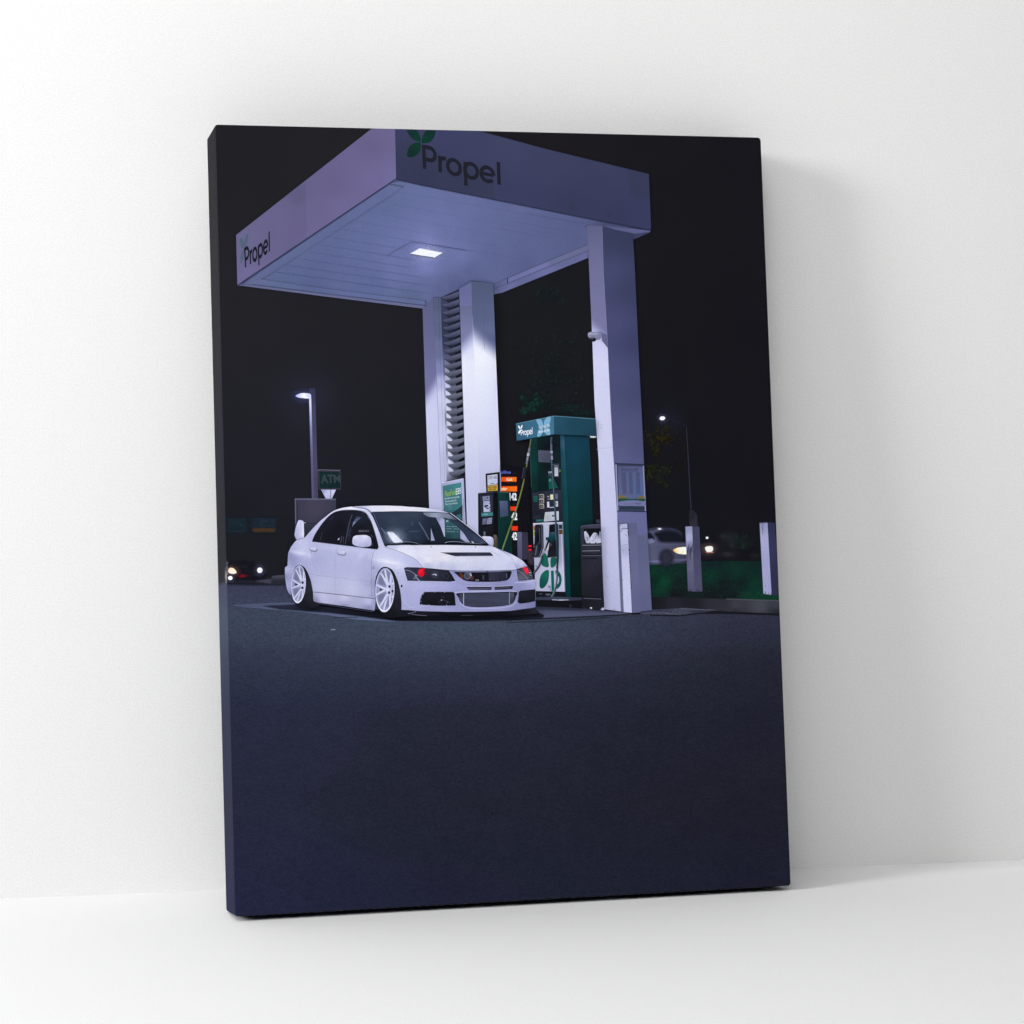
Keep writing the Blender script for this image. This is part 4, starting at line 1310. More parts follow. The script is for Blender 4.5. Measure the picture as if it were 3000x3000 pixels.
for i in range(3):
    for j in range(3):
        ki.poly(Z4((283+i*12, 1096+j*16), (291+i*12, 1095+j*16), (290+i*12, 1105+j*16), (282+i*12, 1106+j*16)), (104, 104, 142))
ki.line(Z4((222, 1160), (318, 1150)), 3, (14, 14, 20))
ki.poly(Z4((238, 1216), (258, 1216), (258, 1262), (242, 1262)), (96, 100, 108))
ki.poly(Z4((334, 1246), (362, 1248), (366, 1400), (338, 1380)), idw(Z4.c((345, 1260, (100, 90, 80)), (350, 1350, (84, 74, 66)))), 6)
ki.line(Z4((370, 1260), (376, 1420)), 2.6, (40, 62, 66))
ki.build()
sh = Ink('printed_start_sign', label='small framed start sign on top of the kiosk')
sh.poly(Z4((258, 672), (390, 655), (404, 660), (406, 838), (392, 840), (265, 846)), (28, 28, 38))
sh.poly(Z4((392, 658), (402, 660), (406, 836), (396, 838)), (150, 150, 190))
sh.poly(Z4((275, 688), (370, 676), (372, 772), (278, 782)), idw(Z4.c((300, 700, (198, 202, 228)), (350, 750, (190, 196, 226)))), 6)
sh.poly(Z4((278, 786), (372, 777), (373, 830), (279, 836)), (200, 166, 70))
sh.text('START HERE', Z4((279, 698), (368, 688), (369, 718), (280, 728)), (34, 34, 46), 0, .0)
scribble(sh, Z4((290, 736), (366, 728), (366, 752), (290, 758)), 2, (150, 154, 186), 1, .7, 1)
scribble(sh, Z4((281, 760), (371, 752), (371, 772), (281, 779)), 1, (60, 64, 90), 2.4, .7, 2)
sh.text('INSERT OR PRESENT', Z4((283, 793), (368, 786), (368, 803), (283, 810)), (40, 34, 24), 0, .02)
sh.text('PREPAY ONLINE', Z4((290, 813), (356, 808), (356, 824), (290, 829)), (40, 34, 24), 0, .02)
sh.build()

# ---- the fuel dispenser
fd = Ink('printed_fuel_dispenser', label='tall green fuel dispenser with two hoses')
fd.poly(Z4((1000, 300), (1240, 314), (1262, 700), (1282, 1300), (1160, 1840), (1062, 1836)), idw(Z4.c((1050, 330, (25, 63, 83)), (1200, 340, (23, 58, 76)), (1100, 500, (23, 63, 81)), (1230, 600, (20, 53, 68)), (1100, 750, (20, 60, 72)), (1240, 850, (16, 48, 58)),
        (1080, 950, (16, 56, 63)), (1200, 1000, (13, 46, 50)), (1090, 1150, (14, 55, 56)), (1200, 1200, (13, 40, 40)), (1100, 1400, (12, 40, 38)), (1120, 1600, (12, 34, 31)), (1100, 1800, (11, 30, 28)), (1150, 1500, (12, 30, 28)))), 9)
fd.poly(Z4((955, 300), (1008, 304), (1040, 900), (1068, 1838), (1010, 1828), (990, 1300), (972, 800)), idw(Z4.c((985, 330, (47, 93, 119)), (1000, 380, (59, 104, 131)), (985, 500, (40, 86, 104)), (1000, 700, (31, 81, 97)), (1010, 900, (23, 74, 83)), (1020, 1200, (20, 72, 76)), (1035, 1500, (18, 70, 70)), (1045, 1800, (16, 67, 68)))), 7)
fd.line(Z4((1008, 306), (1040, 900), (1067, 1836)), 1.2, (16, 51, 59))
fd.poly(Z4((672, 340), (960, 300), (976, 822), (700, 850), (690, 838)), idw(Z4.c((760, 360, (16, 35, 38)), (900, 340, (22, 28, 36)), (850, 420, (18, 23, 29)), (740, 600, (16, 46, 43)), (820, 600, (18, 26, 31)), (920, 500, (23, 33, 41)), (800, 780, (14, 35, 34)), (950, 700, (23, 53, 56)))), 8)
fd.poly(Z4((676, 345), (744, 336), (752, 830), (692, 840)), idw(Z4.c((700, 380, (22, 58, 52)), (735, 400, (18, 51, 47)), (700, 600, (14, 65, 56)), (735, 600, (16, 58, 52)), (700, 800, (14, 49, 43)), (740, 780, (14, 46, 41)))), 7)
fd.line(Z4((680, 420), (690, 800)), 1.6, (59, 81, 83))
fd.poly(Z4((754, 450), (868, 455), (869, 566), (758, 561)), idw(Z4.c((770, 470, (84, 88, 112)), (850, 540, (72, 78, 100)))), 6)
fd.text('Propane and Other', Z4((760, 456), (838, 459), (838, 470), (760, 467)), (34, 38, 50))
scribble(fd, Z4((762, 472), (862, 476), (862, 556), (764, 552)), 8, (52, 58, 74), 1, .75, 8)
# poster behind the hose
fd.poly(Z4((836, 628), (968, 640), (962, 815), (856, 822), (850, 700)), (23, 30, 40))
fd.text('CARB', Z4((850, 650), (898, 646), (898, 664), (850, 668)), (196, 202, 220), 0, .02)
scribble(fd, Z4((852, 672), (896, 670), (896, 700), (852, 702)), 4, (96, 104, 128), 1, .8, 9)
fd.poly(Z4((853, 712), (896, 706), (942, 806), (856, 816)), (16, 99, 76))
fd.text('E85', Z4((856, 724), (876, 722), (876, 742), (856, 744)), (130, 190, 170))
fd.poly(Z4((950, 632), (966, 634), (966, 650), (954, 660)), (110, 150, 50))
# display head
fd.poly(Z4((694, 846), (800, 832), (968, 818), (976, 822), (986, 1130), (702, 1136)), idw(Z4.c((720, 860, (44, 48, 62)), (900, 840, (46, 50, 66)), (740, 980, (34, 36, 48)), (900, 1000, (40, 42, 56)), (720, 1100, (28, 30, 42)), (960, 1080, (34, 36, 48)))), 8)
fd.line(Z4((694, 848), (800, 834), (968, 818)), 3, (30, 32, 42))
fd.poly(Z4((710, 882), (748, 878), (750, 932), (712, 936)), (27, 102, 83))
scribble(fd, Z4((714, 888), (746, 885), (747, 926), (716, 930)), 4, (22, 72, 61), 1.4, .8, 7)
for y in (868, 912, 960):
    fd.poly(Z4((764, y+2), (806, y), (808, y+36), (768, y+38)), (30, 30, 38))
    fd.line(Z4((764, y+2), (806, y)), 1.6, (196, 190, 180)); fd.line(Z4((806, y), (808, y+36)), 1.6, (190, 184, 176)); fd.line(Z4((768, y+38), (808, y+36)), 1.4, (170, 164, 158))
    fd.line(Z4((766, y+2), (768, y+38)), 1.2, (120, 118, 120))
    fd.text('888', Z4((776, y+12), (800, y+10), (801, y+28), (777, y+30)), (150, 146, 144))
fd.text('FUEL 1', Z4((840, 882), (864, 880), (864, 892), (840, 894)), (210, 212, 224), 0, .02)
fd.text('GALLONS', Z4((842, 906), (866, 904), (866, 914), (842, 916)), (180, 182, 200), 0, .02)
fd.poly(Z4((868, 868), (898, 866), (899, 914), (870, 916)), (226, 218, 184))
fd.poly(Z4((902, 864), (938, 860), (940, 910), (904, 914)), (100, 106, 134))
fd.poly(Z4((838, 936), (858, 934), (861, 988), (840, 990)), (206, 206, 224))
fd.poly(Z4((916, 930), (940, 928), (942, 980), (920, 984)), (196, 196, 216))
fd.poly(Z4((924, 946), (932, 945), (933, 956), (925, 957)), (90, 90, 116))
fd.line(Z4((862, 990), (905, 986)), 2.6, (176, 178, 198))
fd.poly(Z4((700, 1062), (770, 1040), (806, 1060), (800, 1100), (704, 1110)), (34, 36, 50))
scribble(fd, Z4((704, 1070), (776, 1050), (780, 1090), (706, 1100)), 3, (60, 62, 78), 1.2, .7, 71)
fd.poly(Z4((820, 1034), (948, 1024), (949, 1110), (806, 1124)), idw(Z4.c((840, 1050, (186, 192, 208)), (930, 1040, (196, 200, 220)), (850, 1110, (178, 182, 204)))), 6)
fd.text('FLEX', Z4((818, 1064), (868, 1060), (868, 1086), (816, 1090)), (168, 186, 120), 0, .02)
fd.poly(Z4((884, 1060), (908, 1058), (908, 1076), (884, 1078)), (92, 98, 120))
scribble(fd, Z4((818, 1094), (880, 1090), (880, 1104), (818, 1108)), 2, (150, 158, 160), 1, .7, 3)
fd.poly(Z4((736, 1104), (798, 1100), (798, 1120), (737, 1124)), (45, 99, 106))
fd.line(Z4((702, 1134), (840, 1128), (986, 1122)), 4, (24, 25, 34))
# lower door
fd.poly(Z4((705, 1140), (985, 1128), (1008, 1784), (728, 1776)), idw(Z4.c((720, 1160, (176, 180, 206)), (830, 1180, (182, 186, 212)), (970, 1300, (150, 150, 190)), (960, 1450, (160, 160, 198)), (730, 1500, (170, 174, 202)), (850, 1600, (184, 184, 218)), (740, 1700, (178, 180, 210)), (960, 1720, (186, 186, 222)), (990, 1600, (190, 190, 226)), (850, 1770, (176, 176, 212)))), 8)
fd.line(Z4((705, 1142), (840, 1135), (984, 1130)), 2.2, (214, 216, 236))
fd.line(Z4((986, 1130), (1008, 1782)), 2.6, (112, 112, 150))
fd.line(Z4((975, 1240), (998, 1770)), 1.4, (208, 208, 238))
fd.poly(Z4((708, 1160), (728, 1164), (730, 1206), (712, 1204)), (150, 84, 50))
fd.poly(Z4((711, 1212), (731, 1214), (732, 1256), (713, 1254)), (130, 156, 50))
fd.line(Z4((710, 1200), (730, 1202)), 1.4, (40, 36, 40))
fd.poly(Z4((948, 1152), (980, 1150), (982, 1192), (950, 1194)), (27, 49, 56))
fd.poly(Z4((949, 1198), (982, 1196), (984, 1240), (952, 1242)), (92, 64, 34))
fd.line(Z4((948, 1196), (982, 1194)), 1.4, (190, 192, 210))
fd.text('W', Z4((728, 1532), (742, 1532), (744, 1556), (730, 1556)), (40, 50, 62), 0, .02)
# leaves and letter on the door
LEAF = idw(Z4.c((800, 1500, (25, 99, 79)), (840, 1500, (27, 116, 86)), (790, 1700, (20, 84, 72)), (830, 1620, (25, 113, 86)), (900, 1500, (23, 99, 79)), (940, 1680, (23, 92, 76))))
fd.poly(spline(Z4((800, 1420), (835, 1440), (850, 1500), (852, 1550), (805, 1545), (782, 1512)), 4), LEAF, 6)
fd.poly(spline(Z4((874, 1468), (925, 1464), (924, 1520), (905, 1548), (874, 1552)), 4), LEAF, 6)
fd.poly(spline(Z4((853, 1582), (856, 1640), (842, 1700), (805, 1748), (772, 1746), (766, 1700), (778, 1632), (815, 1588)), 5), LEAF, 6)
fd.poly(Z4((874, 1586), (900, 1584), (908, 1780), (880, 1778)), (23, 99, 79))
fd.ring(Z4((924, 1670))[0], 16, 27, 7.4, (22, 92, 76), 0, -1.75, 1.75)
fd.poly(Z4((846, 1728), (872, 1727), (872, 1734), (846, 1735)), (46, 50, 64)); fd.poly(Z4((848, 1742), (872, 1741), (872, 1747), (848, 1748)), (46, 50, 64))
fd.poly(Z4((862, 1758), (872, 1757), (872, 1772), (866, 1770)), (46, 50, 64))
fd.soft(Z4((726, 1780), (1008, 1788), (1016, 1834), (900, 1830), (728, 1838)), (22, 23, 32), 2)
fd.poly(Z4((820, 1804), (852, 1800), (880, 1812), (850, 1820), (826, 1816)), (88, 92, 104))
fd.poly(Z4((760, 1798), (790, 1796), (800, 1808), (765, 1812)), (60, 64, 78))
fd.build()
hd = Ink('header', fd.obj)
hd.poly(Z4((902, 127), (1296, 156), (1302, 318), (1100, 308), (905, 300)), idw(Z4.c((920, 150, (40, 79, 101)), (1250, 170, (34, 69, 86)), (920, 280, (36, 74, 94)), (1100, 220, (32, 69, 86)), (1270, 300, (31, 63, 81)))), 9)
hd.poly(Z4((545, 202), (902, 127), (905, 300), (553, 362)), idw(Z4.c((570, 220, (56, 99, 126)), (720, 180, (59, 106, 135)), (880, 150, (65, 113, 142)), (570, 340, (52, 93, 122)), (740, 300, (59, 107, 139)), (890, 280, (68, 118, 149)))), 8)
hd.line(Z4((545, 202), (902, 127), (1294, 155)), 1.6, (96, 142, 168))
hd.line(Z4((553, 362), (905, 300)), 1.5, (32, 58, 77))
W_ = (126, 172, 206)
hd.poly(spline(Z4((738, 164), (762, 156), (790, 172), (799, 228), (768, 226), (748, 196)), 4), W_)
hd.poly(spline(Z4((808, 228), (812, 176), (836, 142), (868, 134), (870, 170), (858, 205), (832, 222)), 4), W_)
hd.poly(spline(Z4((798, 238), (768, 250), (750, 285), (748, 322), (776, 316), (796, 280)), 4), W_)
hd.poly(spline(Z4((812, 236), (846, 240), (866, 268), (868, 302), (836, 306), (818, 280)), 4), W_)
hd.text('Flex Fuel E85', Z4((760, 222), (862, 204), (863, 230), (761, 248)), (228, 238, 248), 0, .006)
hd.text('Diesel #2 HPR', Z4((756, 266), (866, 248), (867, 274), (757, 292)), (228, 238, 248), 0, .006)
for lf in (((566, 217), (578, 222), (589, 250), (578, 250), (569, 238)), ((606, 211), (605, 232), (592, 252), (590, 234), (597, 218)), ((588, 258), (586, 282), (571, 297), (567, 280), (577, 262))):
    hd.poly(spline(Z4(*lf), 4), (232, 240, 248))
hd.rounded_word(Z4((588, 259), (700, 234), (702, 297), (592, 312)), (234, 240, 250), .24)
hd.glow(Z4((1270, 325))[0], 18, 6, (160, 170, 190), .7)
hd.poly(Z4((1242, 316), (1302, 320), (1302, 330), (1284, 328), (1280, 336), (1270, 330), (1252, 332)), (212, 216, 228))
hd.build()
for pts, lab in ((((726, 1152), (792, 1148), (802, 1162), (806, 1368), (772, 1460), (700, 1466), (716, 1352)), 0), (((858, 1152), (930, 1140), (944, 1150), (950, 1452), (838, 1466), (852, 1352)), 1)):
    nb_ = Ink('nozzle_boot', fd.obj)
    nb_.poly(Z4(*pts), (30, 30, 40))
    if lab == 0:
        nb_.poly(Z4((728, 1160), (768, 1156), (770, 1300), (735, 1322)), idw(Z4.c((740, 1180, (34, 36, 48)), (755, 1290, (18, 18, 26)))), 6)
        nb_.line(Z4((772, 1152), (788, 1160), (792, 1370), (762, 1452)), 2.2, (92, 96, 122))
        nb_.line(Z4((766, 1180), (770, 1320), (745, 1340)), 1.8, (84, 86, 112))
        nb_.line(Z4((706, 1462), (765, 1456)), 1.6, (120, 122, 150))
        nb_.poly(Z4((722, 1350), (758, 1330), (752, 1440), (712, 1450)), (44, 48, 62))
        nb_.line(Z4((728, 1440), (740, 1350)), 2.2, (92, 102, 120))
        nb_.line(Z4((695, 1335), (715, 1345), (745, 1330)), 3, (16, 16, 24))
    else:
        nb_.poly(Z4((862, 1160), (900, 1150), (902, 1235), (868, 1250)), (20, 20, 28))
        nb_.line(Z4((862, 1154), (930, 1143)), 1.8, (80, 84, 108))
        nb_.poly(Z4((842, 1300), (862, 1296), (850, 1390), (832, 1384)), (206, 200, 206))
        nb_.line(Z4((842, 1462), (915, 1456)), 1.6, (96, 92, 120))
    nb_.build()
nz = Ink('nozzle', fd.obj)
nz.poly(spline(Z4((826, 1272), (850, 1268), (874, 1236), (915, 1232), (918, 1300), (872, 1314), (848, 1302), (830, 1300)), 4), idw(Z4.c((850, 1280, (20, 56, 66)), (890, 1245, (30, 74, 86)), (900, 1300, (16, 46, 54)))), 6)
nz.line(Z4((870, 1230), (912, 1226)), 3, (70, 90, 110))
nz.line(Z4((858, 1296), (842, 1330), (826, 1380)), 6.5, (22, 24, 30), 4.6)
nz.line(Z4((905, 1300), (908, 1370), (860, 1392)), 2.4, (14, 14, 20))
nz.ell(Z4((872, 1340))[0], 3.2, 4.2, (66, 68, 90))
nz.line(Z4((824, 1372), (816, 1400)), 4.6, (98, 100, 124))
nz.line(Z4((812, 1404), (798, 1420)), 6, (150, 150, 176)); nz.line(Z4((800, 1416), (790, 1450)), 4, (120, 122, 146))
nz.build()
ho = Ink('hose', fd.obj, label='dark teal hose')
ho.line(spline(Z4((882, 325), (877, 360), (876, 440), (880, 540), (884, 600), (893, 700), (902, 850), (912, 1000), (920, 1150), (928, 1300), (934, 1420), (934, 1560), (928, 1680), (912, 1770), (880, 1838), (830, 1884), (780, 1902), (735, 1904)), 6, False), 5.6, lambda x, y: mixc((48, 68, 86), (52, 76, 90), smooth((y-1500)/200)), 5.6)
ho.line(spline(Z4((930, 1150), (936, 1300), (938, 1480), (930, 1560)), 6, False), 8, (34, 52, 62), 5)
ho.line(spline(Z4((874, 330), (872, 440), (878, 560), (888, 700), (898, 850), (908, 1000), (916, 1150), (922, 1300)), 6, False), 1.2, (92, 112, 136))
ho.line(spline(Z4((930, 1600), (922, 1690), (905, 1770), (872, 1836), (825, 1880), (780, 1896)), 6, False), 1.7, (128, 146, 156))
ho.line(Z4((877, 396), (878, 452)), 5, (96, 100, 124)); ho.line(Z4((879, 456), (880, 480)), 7, (150, 152, 178)); ho.line(Z4((880, 486), (881, 500)), 5, (90, 94, 116)); ho.line(Z4((881, 502), (883, 540)), 6, (140, 142, 168))
ho.line(Z4((795, 1440), (782, 1490)), 3.6, (60, 62, 74))
ho.line(spline(Z4((790, 1450), (778, 1500), (758, 1545), (735, 1580), (714, 1606), (696, 1632)), 6, False), 5.4, (30, 38, 44), 6)
ho.line(spline(Z4((786, 1460), (774, 1502), (754, 1545), (731, 1579), (708, 1606)), 6, False), 1.3, (128, 136, 146))
ho.build()
tg = Ink('hose_tag', fd.obj)
tg.poly(Z4((890, 584), (946, 579), (945, 706), (896, 704)), (46, 46, 60))
tg.line(Z4((890, 584), (946, 580), (945, 704)), 1.4, (110, 112, 138))
tg.poly(Z4((905, 596), (938, 592), (940, 694), (908, 696)), idw(Z4.c((915, 610, (190, 192, 214)), (925, 680, (202, 204, 226)))), 6)
tg.poly(Z4((906, 597), (938, 593), (938, 614), (906, 616)), (100, 104, 130))
scribble(tg, Z4((909, 622), (936, 620), (937, 690), (910, 692)), 7, (120, 124, 150), 1, .7, 4)
tg.build()
h2 = Ink('hose', fd.obj, label='yellow-green hose')
h2.line(spline(Z4((686, 345), (678, 392), (668, 440), (655, 520), (645, 590), (632, 660), (618, 740), (595, 840), (562, 960), (520, 1090), (478, 1210), (440, 1320), (414, 1392)), 6, False), 3.7, idw(Z4.c((684, 360, (92, 112, 70)), (640, 640, (96, 116, 60)), (610, 770, (98, 118, 62)), (560, 960, (98, 116, 60)), (500, 1140, (92, 114, 58)), (420, 1380, (104, 126, 72)))), 4.0)
h2.line(spline(Z4((612, 742), (589, 840), (556, 960), (514, 1090), (472, 1210), (412, 1384)), 6, False), 1, (130, 148, 96))
h2.line(Z4((672, 430), (664, 470)), 5.6, (120, 122, 146)); h2.line(Z4((662, 476), (656, 506)), 7, (172, 172, 200)); h2.line(Z4((655, 512), (650, 546)), 5.6, (136, 138, 164)); h2.line(Z4((649, 548), (644, 580)), 6, (110, 112, 136))
h2.poly(Z4((616, 610), (646, 612), (632, 722), (598, 722)), (32, 32, 42))
h2.line(Z4((617, 612), (600, 720)), 1.4, (78, 80, 102)); h2.line(Z4((632, 614), (616, 720)), 1.2, (60, 60, 78))
h2.build()
isl = Ink('printed_pump_island', label='raised kerb under the green fuel dispenser')
isl.poly(Z4((727, 1834), (900, 1830), (1164, 1838), (1164, 1862), (1050, 1868), (880, 1862), (727, 1862)), idw(Z4.c((760, 1845, (52, 58, 74)), (960, 1848, (60, 66, 88)), (1120, 1850, (50, 54, 72)))), 6)
isl.poly(Z4((727, 1862), (880, 1862), (1050, 1868), (1164, 1862), (1168, 1944), (1050, 1936), (880, 1930), (740, 1925)), (20, 20, 28))
isl.line(Z4((884, 1858), (940, 1862), (1040, 1860)), 3, (150, 154, 176))
isl.line(Z4((950, 1862), (1000, 1863)), 1.6, (206, 210, 226))
isl.poly(Z4((1044, 1900), (1068, 1902), (1070, 1944), (1048, 1940)), (40, 40, 56))
isl.line(Z4((730, 1925), (860, 1930), (1000, 1936), (1170, 1946)), 1.8, (52, 54, 70))
isl.build()

# ---- bin
tr = Ink('printed_litter_bin', label='black litter bin stuffed with white paper')
tr.poly(C3((915, 380), (922, 352), (940, 340), (1060, 328), (1162, 330), (1166, 420), (1185, 900), (1208, 1376), (1060, 1362), (935, 1346), (930, 1210), (918, 700)), idw(C3.c((930, 400, (52, 52, 70)), (1050, 345, (66, 66, 90)), (1050, 620, (48, 46, 62)), (940, 700, (40, 40, 54)), (1060, 900, (44, 42, 58)), (950, 1100, (34, 34, 44)), (1150, 1000, (34, 33, 44)), (1060, 1300, (32, 32, 42)), (960, 1290, (28, 28, 38)))), 8)
tr.line(spline(C3((918, 372), (926, 352), (944, 342), (1060, 330), (1160, 326)), 6, False), 3, (84, 84, 110))
tr.poly(C3((950, 384), (970, 374), (1164, 370), (1168, 555), (965, 556)), (20, 20, 28))
tr.poly(C3((1115, 262), (1158, 260), (1160, 310), (1118, 300)), (60, 60, 86))
tr.line(C3((938, 580), (1168, 577)), 2.2, (128, 128, 152)); tr.line(C3((938, 650), (1152, 646)), 2, (132, 132, 156)); tr.line(C3((930, 708), (1176, 706)), 2, (96, 96, 122))
tr.line(C3((930, 690), (1176, 690)), 3, (22, 22, 30)); tr.line(C3((950, 745), (1120, 740)), 3, (24, 24, 32))
tr.line(C3((950, 1230), (1168, 1240)), 2.4, (92, 92, 116)); tr.line(C3((930, 1215), (1180, 1222)), 3, (20, 20, 28))
tr.wash(C3((1030, 790), (1100, 790), (1095, 1050), (1035, 1050)), (58, 56, 78), (.5, .5, 0, 0))
tr.build()
pp = Ink('waste_paper', tr.obj)
pp.poly(C3((958, 414), (978, 404), (1012, 450), (1030, 500), (1022, 556), (985, 552), (966, 500)), idw(C3.c((975, 430, (196, 196, 222)), (1000, 500, (160, 160, 196)), (1010, 540, (190, 190, 220)))), 5)
pp.poly(C3((1024, 500), (1070, 430), (1086, 420), (1118, 434), (1130, 500), (1092, 556), (1040, 558), (1020, 530)), idw(C3.c((1050, 480, (204, 202, 226)), (1100, 460, (176, 176, 210)), (1060, 540, (190, 190, 222)))), 5)
pp.poly(C3((1102, 520), (1140, 450), (1150, 404), (1166, 412), (1168, 550), (1110, 556)), idw(C3.c((1150, 450, (120, 130, 150)), (1130, 530, (196, 196, 222)))), 5)
pp.line(C3((990, 480), (1005, 500), (1000, 530)), 1.6, (104, 104, 140)); pp.line(C3((1062, 470), (1085, 500), (1060, 530)), 1.4, (120, 120, 160)); pp.line(C3((1112, 440), (1096, 500)), 2, (86, 110, 110))
pp.build()
sc = Ink('printed_litter', label='white crumpled scrap at the foot of the right pillar')
sc.poly(C3((1160, 1368), (1180, 1348), (1205, 1344), (1208, 1372), (1190, 1382)), (170, 170, 205))
sc.build()
sc = Ink('printed_litter', label='small round white scrap under the litter bin')
sc.ell(C3((1042, 1352))[0], 3.4, 2.6, (220, 220, 235)); sc.ell(C3((1036, 1356))[0], 1.5, 1.5, (60, 60, 80))
sc.build()
sc = Ink('printed_litter', label='small pale scrap against the pillar foot')
sc.poly(C3((1310, 1374), (1330, 1358), (1350, 1360), (1352, 1380)), (160, 160, 196))
sc.build()

# ================================================================== the white saloon car
car = Ink('printed_car', label='lowered white saloon car with black windows')
DARKV = (30, 30, 42)
# black gaps behind the wheels first
car.poly(C1((360, 1400), (520, 1440), (1400, 1590), (1720, 1600), (1700, 1690), (1450, 1660), (900, 1560), (480, 1520)), (22, 22, 32))
body = (spline(C1((232, 592), (340, 556), (400, 492), (470, 415), (560, 325), (640, 262), (740, 186), (850, 145), (940, 128), (1050, 118), (1200, 111), (1350, 107), (1500, 107), (1700, 112)), 4, False)
        + spline(C2((-20, 124), (100, 130), (250, 145), (400, 170), (550, 212), (640, 278), (760, 370), (900, 480), (1010, 572), (1118, 668)), 4, False)
        + spline(C2((1190, 695), (1300, 740), (1420, 788), (1510, 836), (1575, 876), (1625, 925), (1660, 970), (1700, 1030), (1742, 1142), (1764, 1165), (1770, 1300), (1768, 1450), (1766, 1545)), 4, False)
        + C2((1700, 1560), (1400, 1592), (1000, 1605), (600, 1608), (200, 1598), (0, 1590))
        + C1((1820, 1582), (1706, 1578), (1706, 1460), (1694, 1330), (1655, 1170), (1590, 1030), (1530, 985), (1475, 972), (1425, 985), (1385, 1030), (1350, 1110), (1334, 1230), (1334, 1350), (1345, 1460), (1330, 1590),
             (1100, 1555), (900, 1528), (700, 1500), (500, 1472), (466, 1452), (460, 1330), (430, 1170), (390, 1060), (345, 985), (300, 952), (262, 946), (215, 968), (185, 1030), (165, 1130), (152, 1250), (150, 1375),
             (118, 1345), (92, 1290), (72, 1180), (62, 1060), (62, 985), (80, 966), (98, 962), (102, 880), (108, 780), (148, 690), (200, 622)))
side_s = (C1.c((180, 680, (186, 184, 226)), (130, 790, (150, 150, 204)), (300, 760, (204, 204, 240)), (250, 850, (166, 166, 218)), (150, 900, (160, 160, 212)), (90, 1000, (190, 190, 230)), (70, 1100, (150, 150, 200)),
               (110, 1250, (176, 176, 222)), (130, 1340, (150, 148, 196)), (330, 640, (196, 194, 234)), (400, 560, (184, 182, 228)), (500, 440, (192, 190, 234)), (600, 300, (196, 194, 238)), (700, 215, (204, 202, 240)),
               (850, 160, (220, 218, 246)), (1000, 150, (226, 224, 250)), (1150, 150, (206, 206, 242)), (1250, 240, (198, 198, 238)), (1340, 420, (206, 206, 240)), (1400, 600, (196, 196, 236)),
               (500, 700, (182, 180, 224)), (600, 800, (180, 180, 226)), (700, 950, (182, 182, 228)), (600, 1050, (178, 176, 222)), (450, 900, (176, 174, 224)), (420, 1040, (178, 176, 224)), (1000, 800, (186, 184, 228)),
               (1100, 950, (186, 186, 230)), (900, 1050, (184, 182, 228)), (1200, 1100, (180, 178, 222)), (600, 1150, (190, 188, 228)), (1000, 1200, (192, 190, 230)), (600, 1270, (190, 188, 226)), (1000, 1300, (194, 192, 230)), (1240, 1330, (190, 188, 228)),
               (1240, 900, (180, 178, 224)), (1330, 780, (196, 196, 236)), (1400, 850, (204, 204, 240)), (1500, 880, (214, 214, 244)), (1650, 930, (212, 212, 244)), (1330, 1000, (170, 168, 216)), (1310, 1200, (158, 156, 204)), (1310, 1370, (160, 158, 208)),
               (1420, 750, (196, 196, 236)), (1600, 820, (196, 196, 238)), (1800, 900, (190, 190, 234)), (1900, 940, (186, 186, 232)), (1650, 1040, (190, 188, 230)), (1720, 1100, (180, 178, 226)), (1700, 1020, (200, 198, 238)),
               (600, 1420, (196, 194, 232)), (900, 1460, (194, 192, 230)), (1200, 1510, (188, 186, 226)), (600, 1470, (150, 148, 194)), (900, 1520, (150, 148, 194)), (1250, 1570, (150, 150, 196)),
               (1750, 1230, (184, 182, 228)), (1760, 1400, (178, 176, 224)), (1800, 1530, (170, 170, 216)), (1880, 1250, (180, 178, 228)))
          + C2.c((200, 160, (228, 228, 250)), (400, 195, (206, 206, 240)), (100, 140, (232, 232, 252)), (200, 1240, (176, 174, 226)), (450, 1240, (172, 170, 224)), (100, 1450, (176, 174, 224)), (300, 1560, (168, 166, 216)), (640, 1250, (166, 164, 220)),
                 (650, 1420, (158, 156, 212)), (800, 1570, (160, 158, 210)), (1200, 1570, (162, 160, 212)), (1550, 1540, (150, 148, 200)), (1000, 1220, (160, 158, 214)), (1000, 1315, (166, 164, 216)), (1400, 1310, (158, 156, 210)),
                 (1300, 1210, (152, 150, 206)), (1550, 1230, (154, 152, 208)), (1700, 1220, (162, 160, 212)), (1700, 1170, (186, 186, 230)), (1510, 1350, (148, 146, 202)), (1500, 1100, (158, 156, 210)), (1750, 1500, (140, 138, 190)), (560, 1130, (172, 170, 224)),
                 (620, 1040, (150, 148, 204)), (1460, 1060, (160, 158, 212))))
body_0 = idw(side_s, 3.2, 14)
# reflections in the paint: place, half size, slant, colour, strength
SHINE = [C1((250, 772))[0] + (30, 5, .16, (226, 226, 252), .75), C1((410, 815))[0] + (6, 9, .2, (226, 224, 252), .55), C1((1150, 800))[0] + (7, 20, .62, (222, 222, 252), .55),
         C1((1520, 900))[0] + (46, 6, .18, (236, 236, 255), .75), C1((1660, 985))[0] + (14, 4, -.1, (226, 226, 252), .5), C1((560, 880))[0] + (30, 22, .1, (168, 166, 216), .5),
         C1((1000, 980))[0] + (60, 26, .1, (176, 174, 222), .45), C1((900, 720))[0] + (80, 9, .1, (206, 205, 242), .5), C1((160, 880))[0] + (14, 20, 0, (150, 148, 204), .6),
         C1((1200, 930))[0] + (20, 40, .1, (172, 170, 218), .4), C1((1260, 1250))[0] + (10, 40, 0, (172, 170, 216), .4), C1((1800, 1330))[0] + (16, 30, 0, (166, 164, 216), .5),
         C2((250, 1230))[0] + (60, 9, 0, (186, 184, 234), .5), C2((640, 1400))[0] + (8, 22, 0, (146, 144, 200), .5), C2((1560, 1260))[0] + (30, 12, 0, (144, 142, 198), .5)]


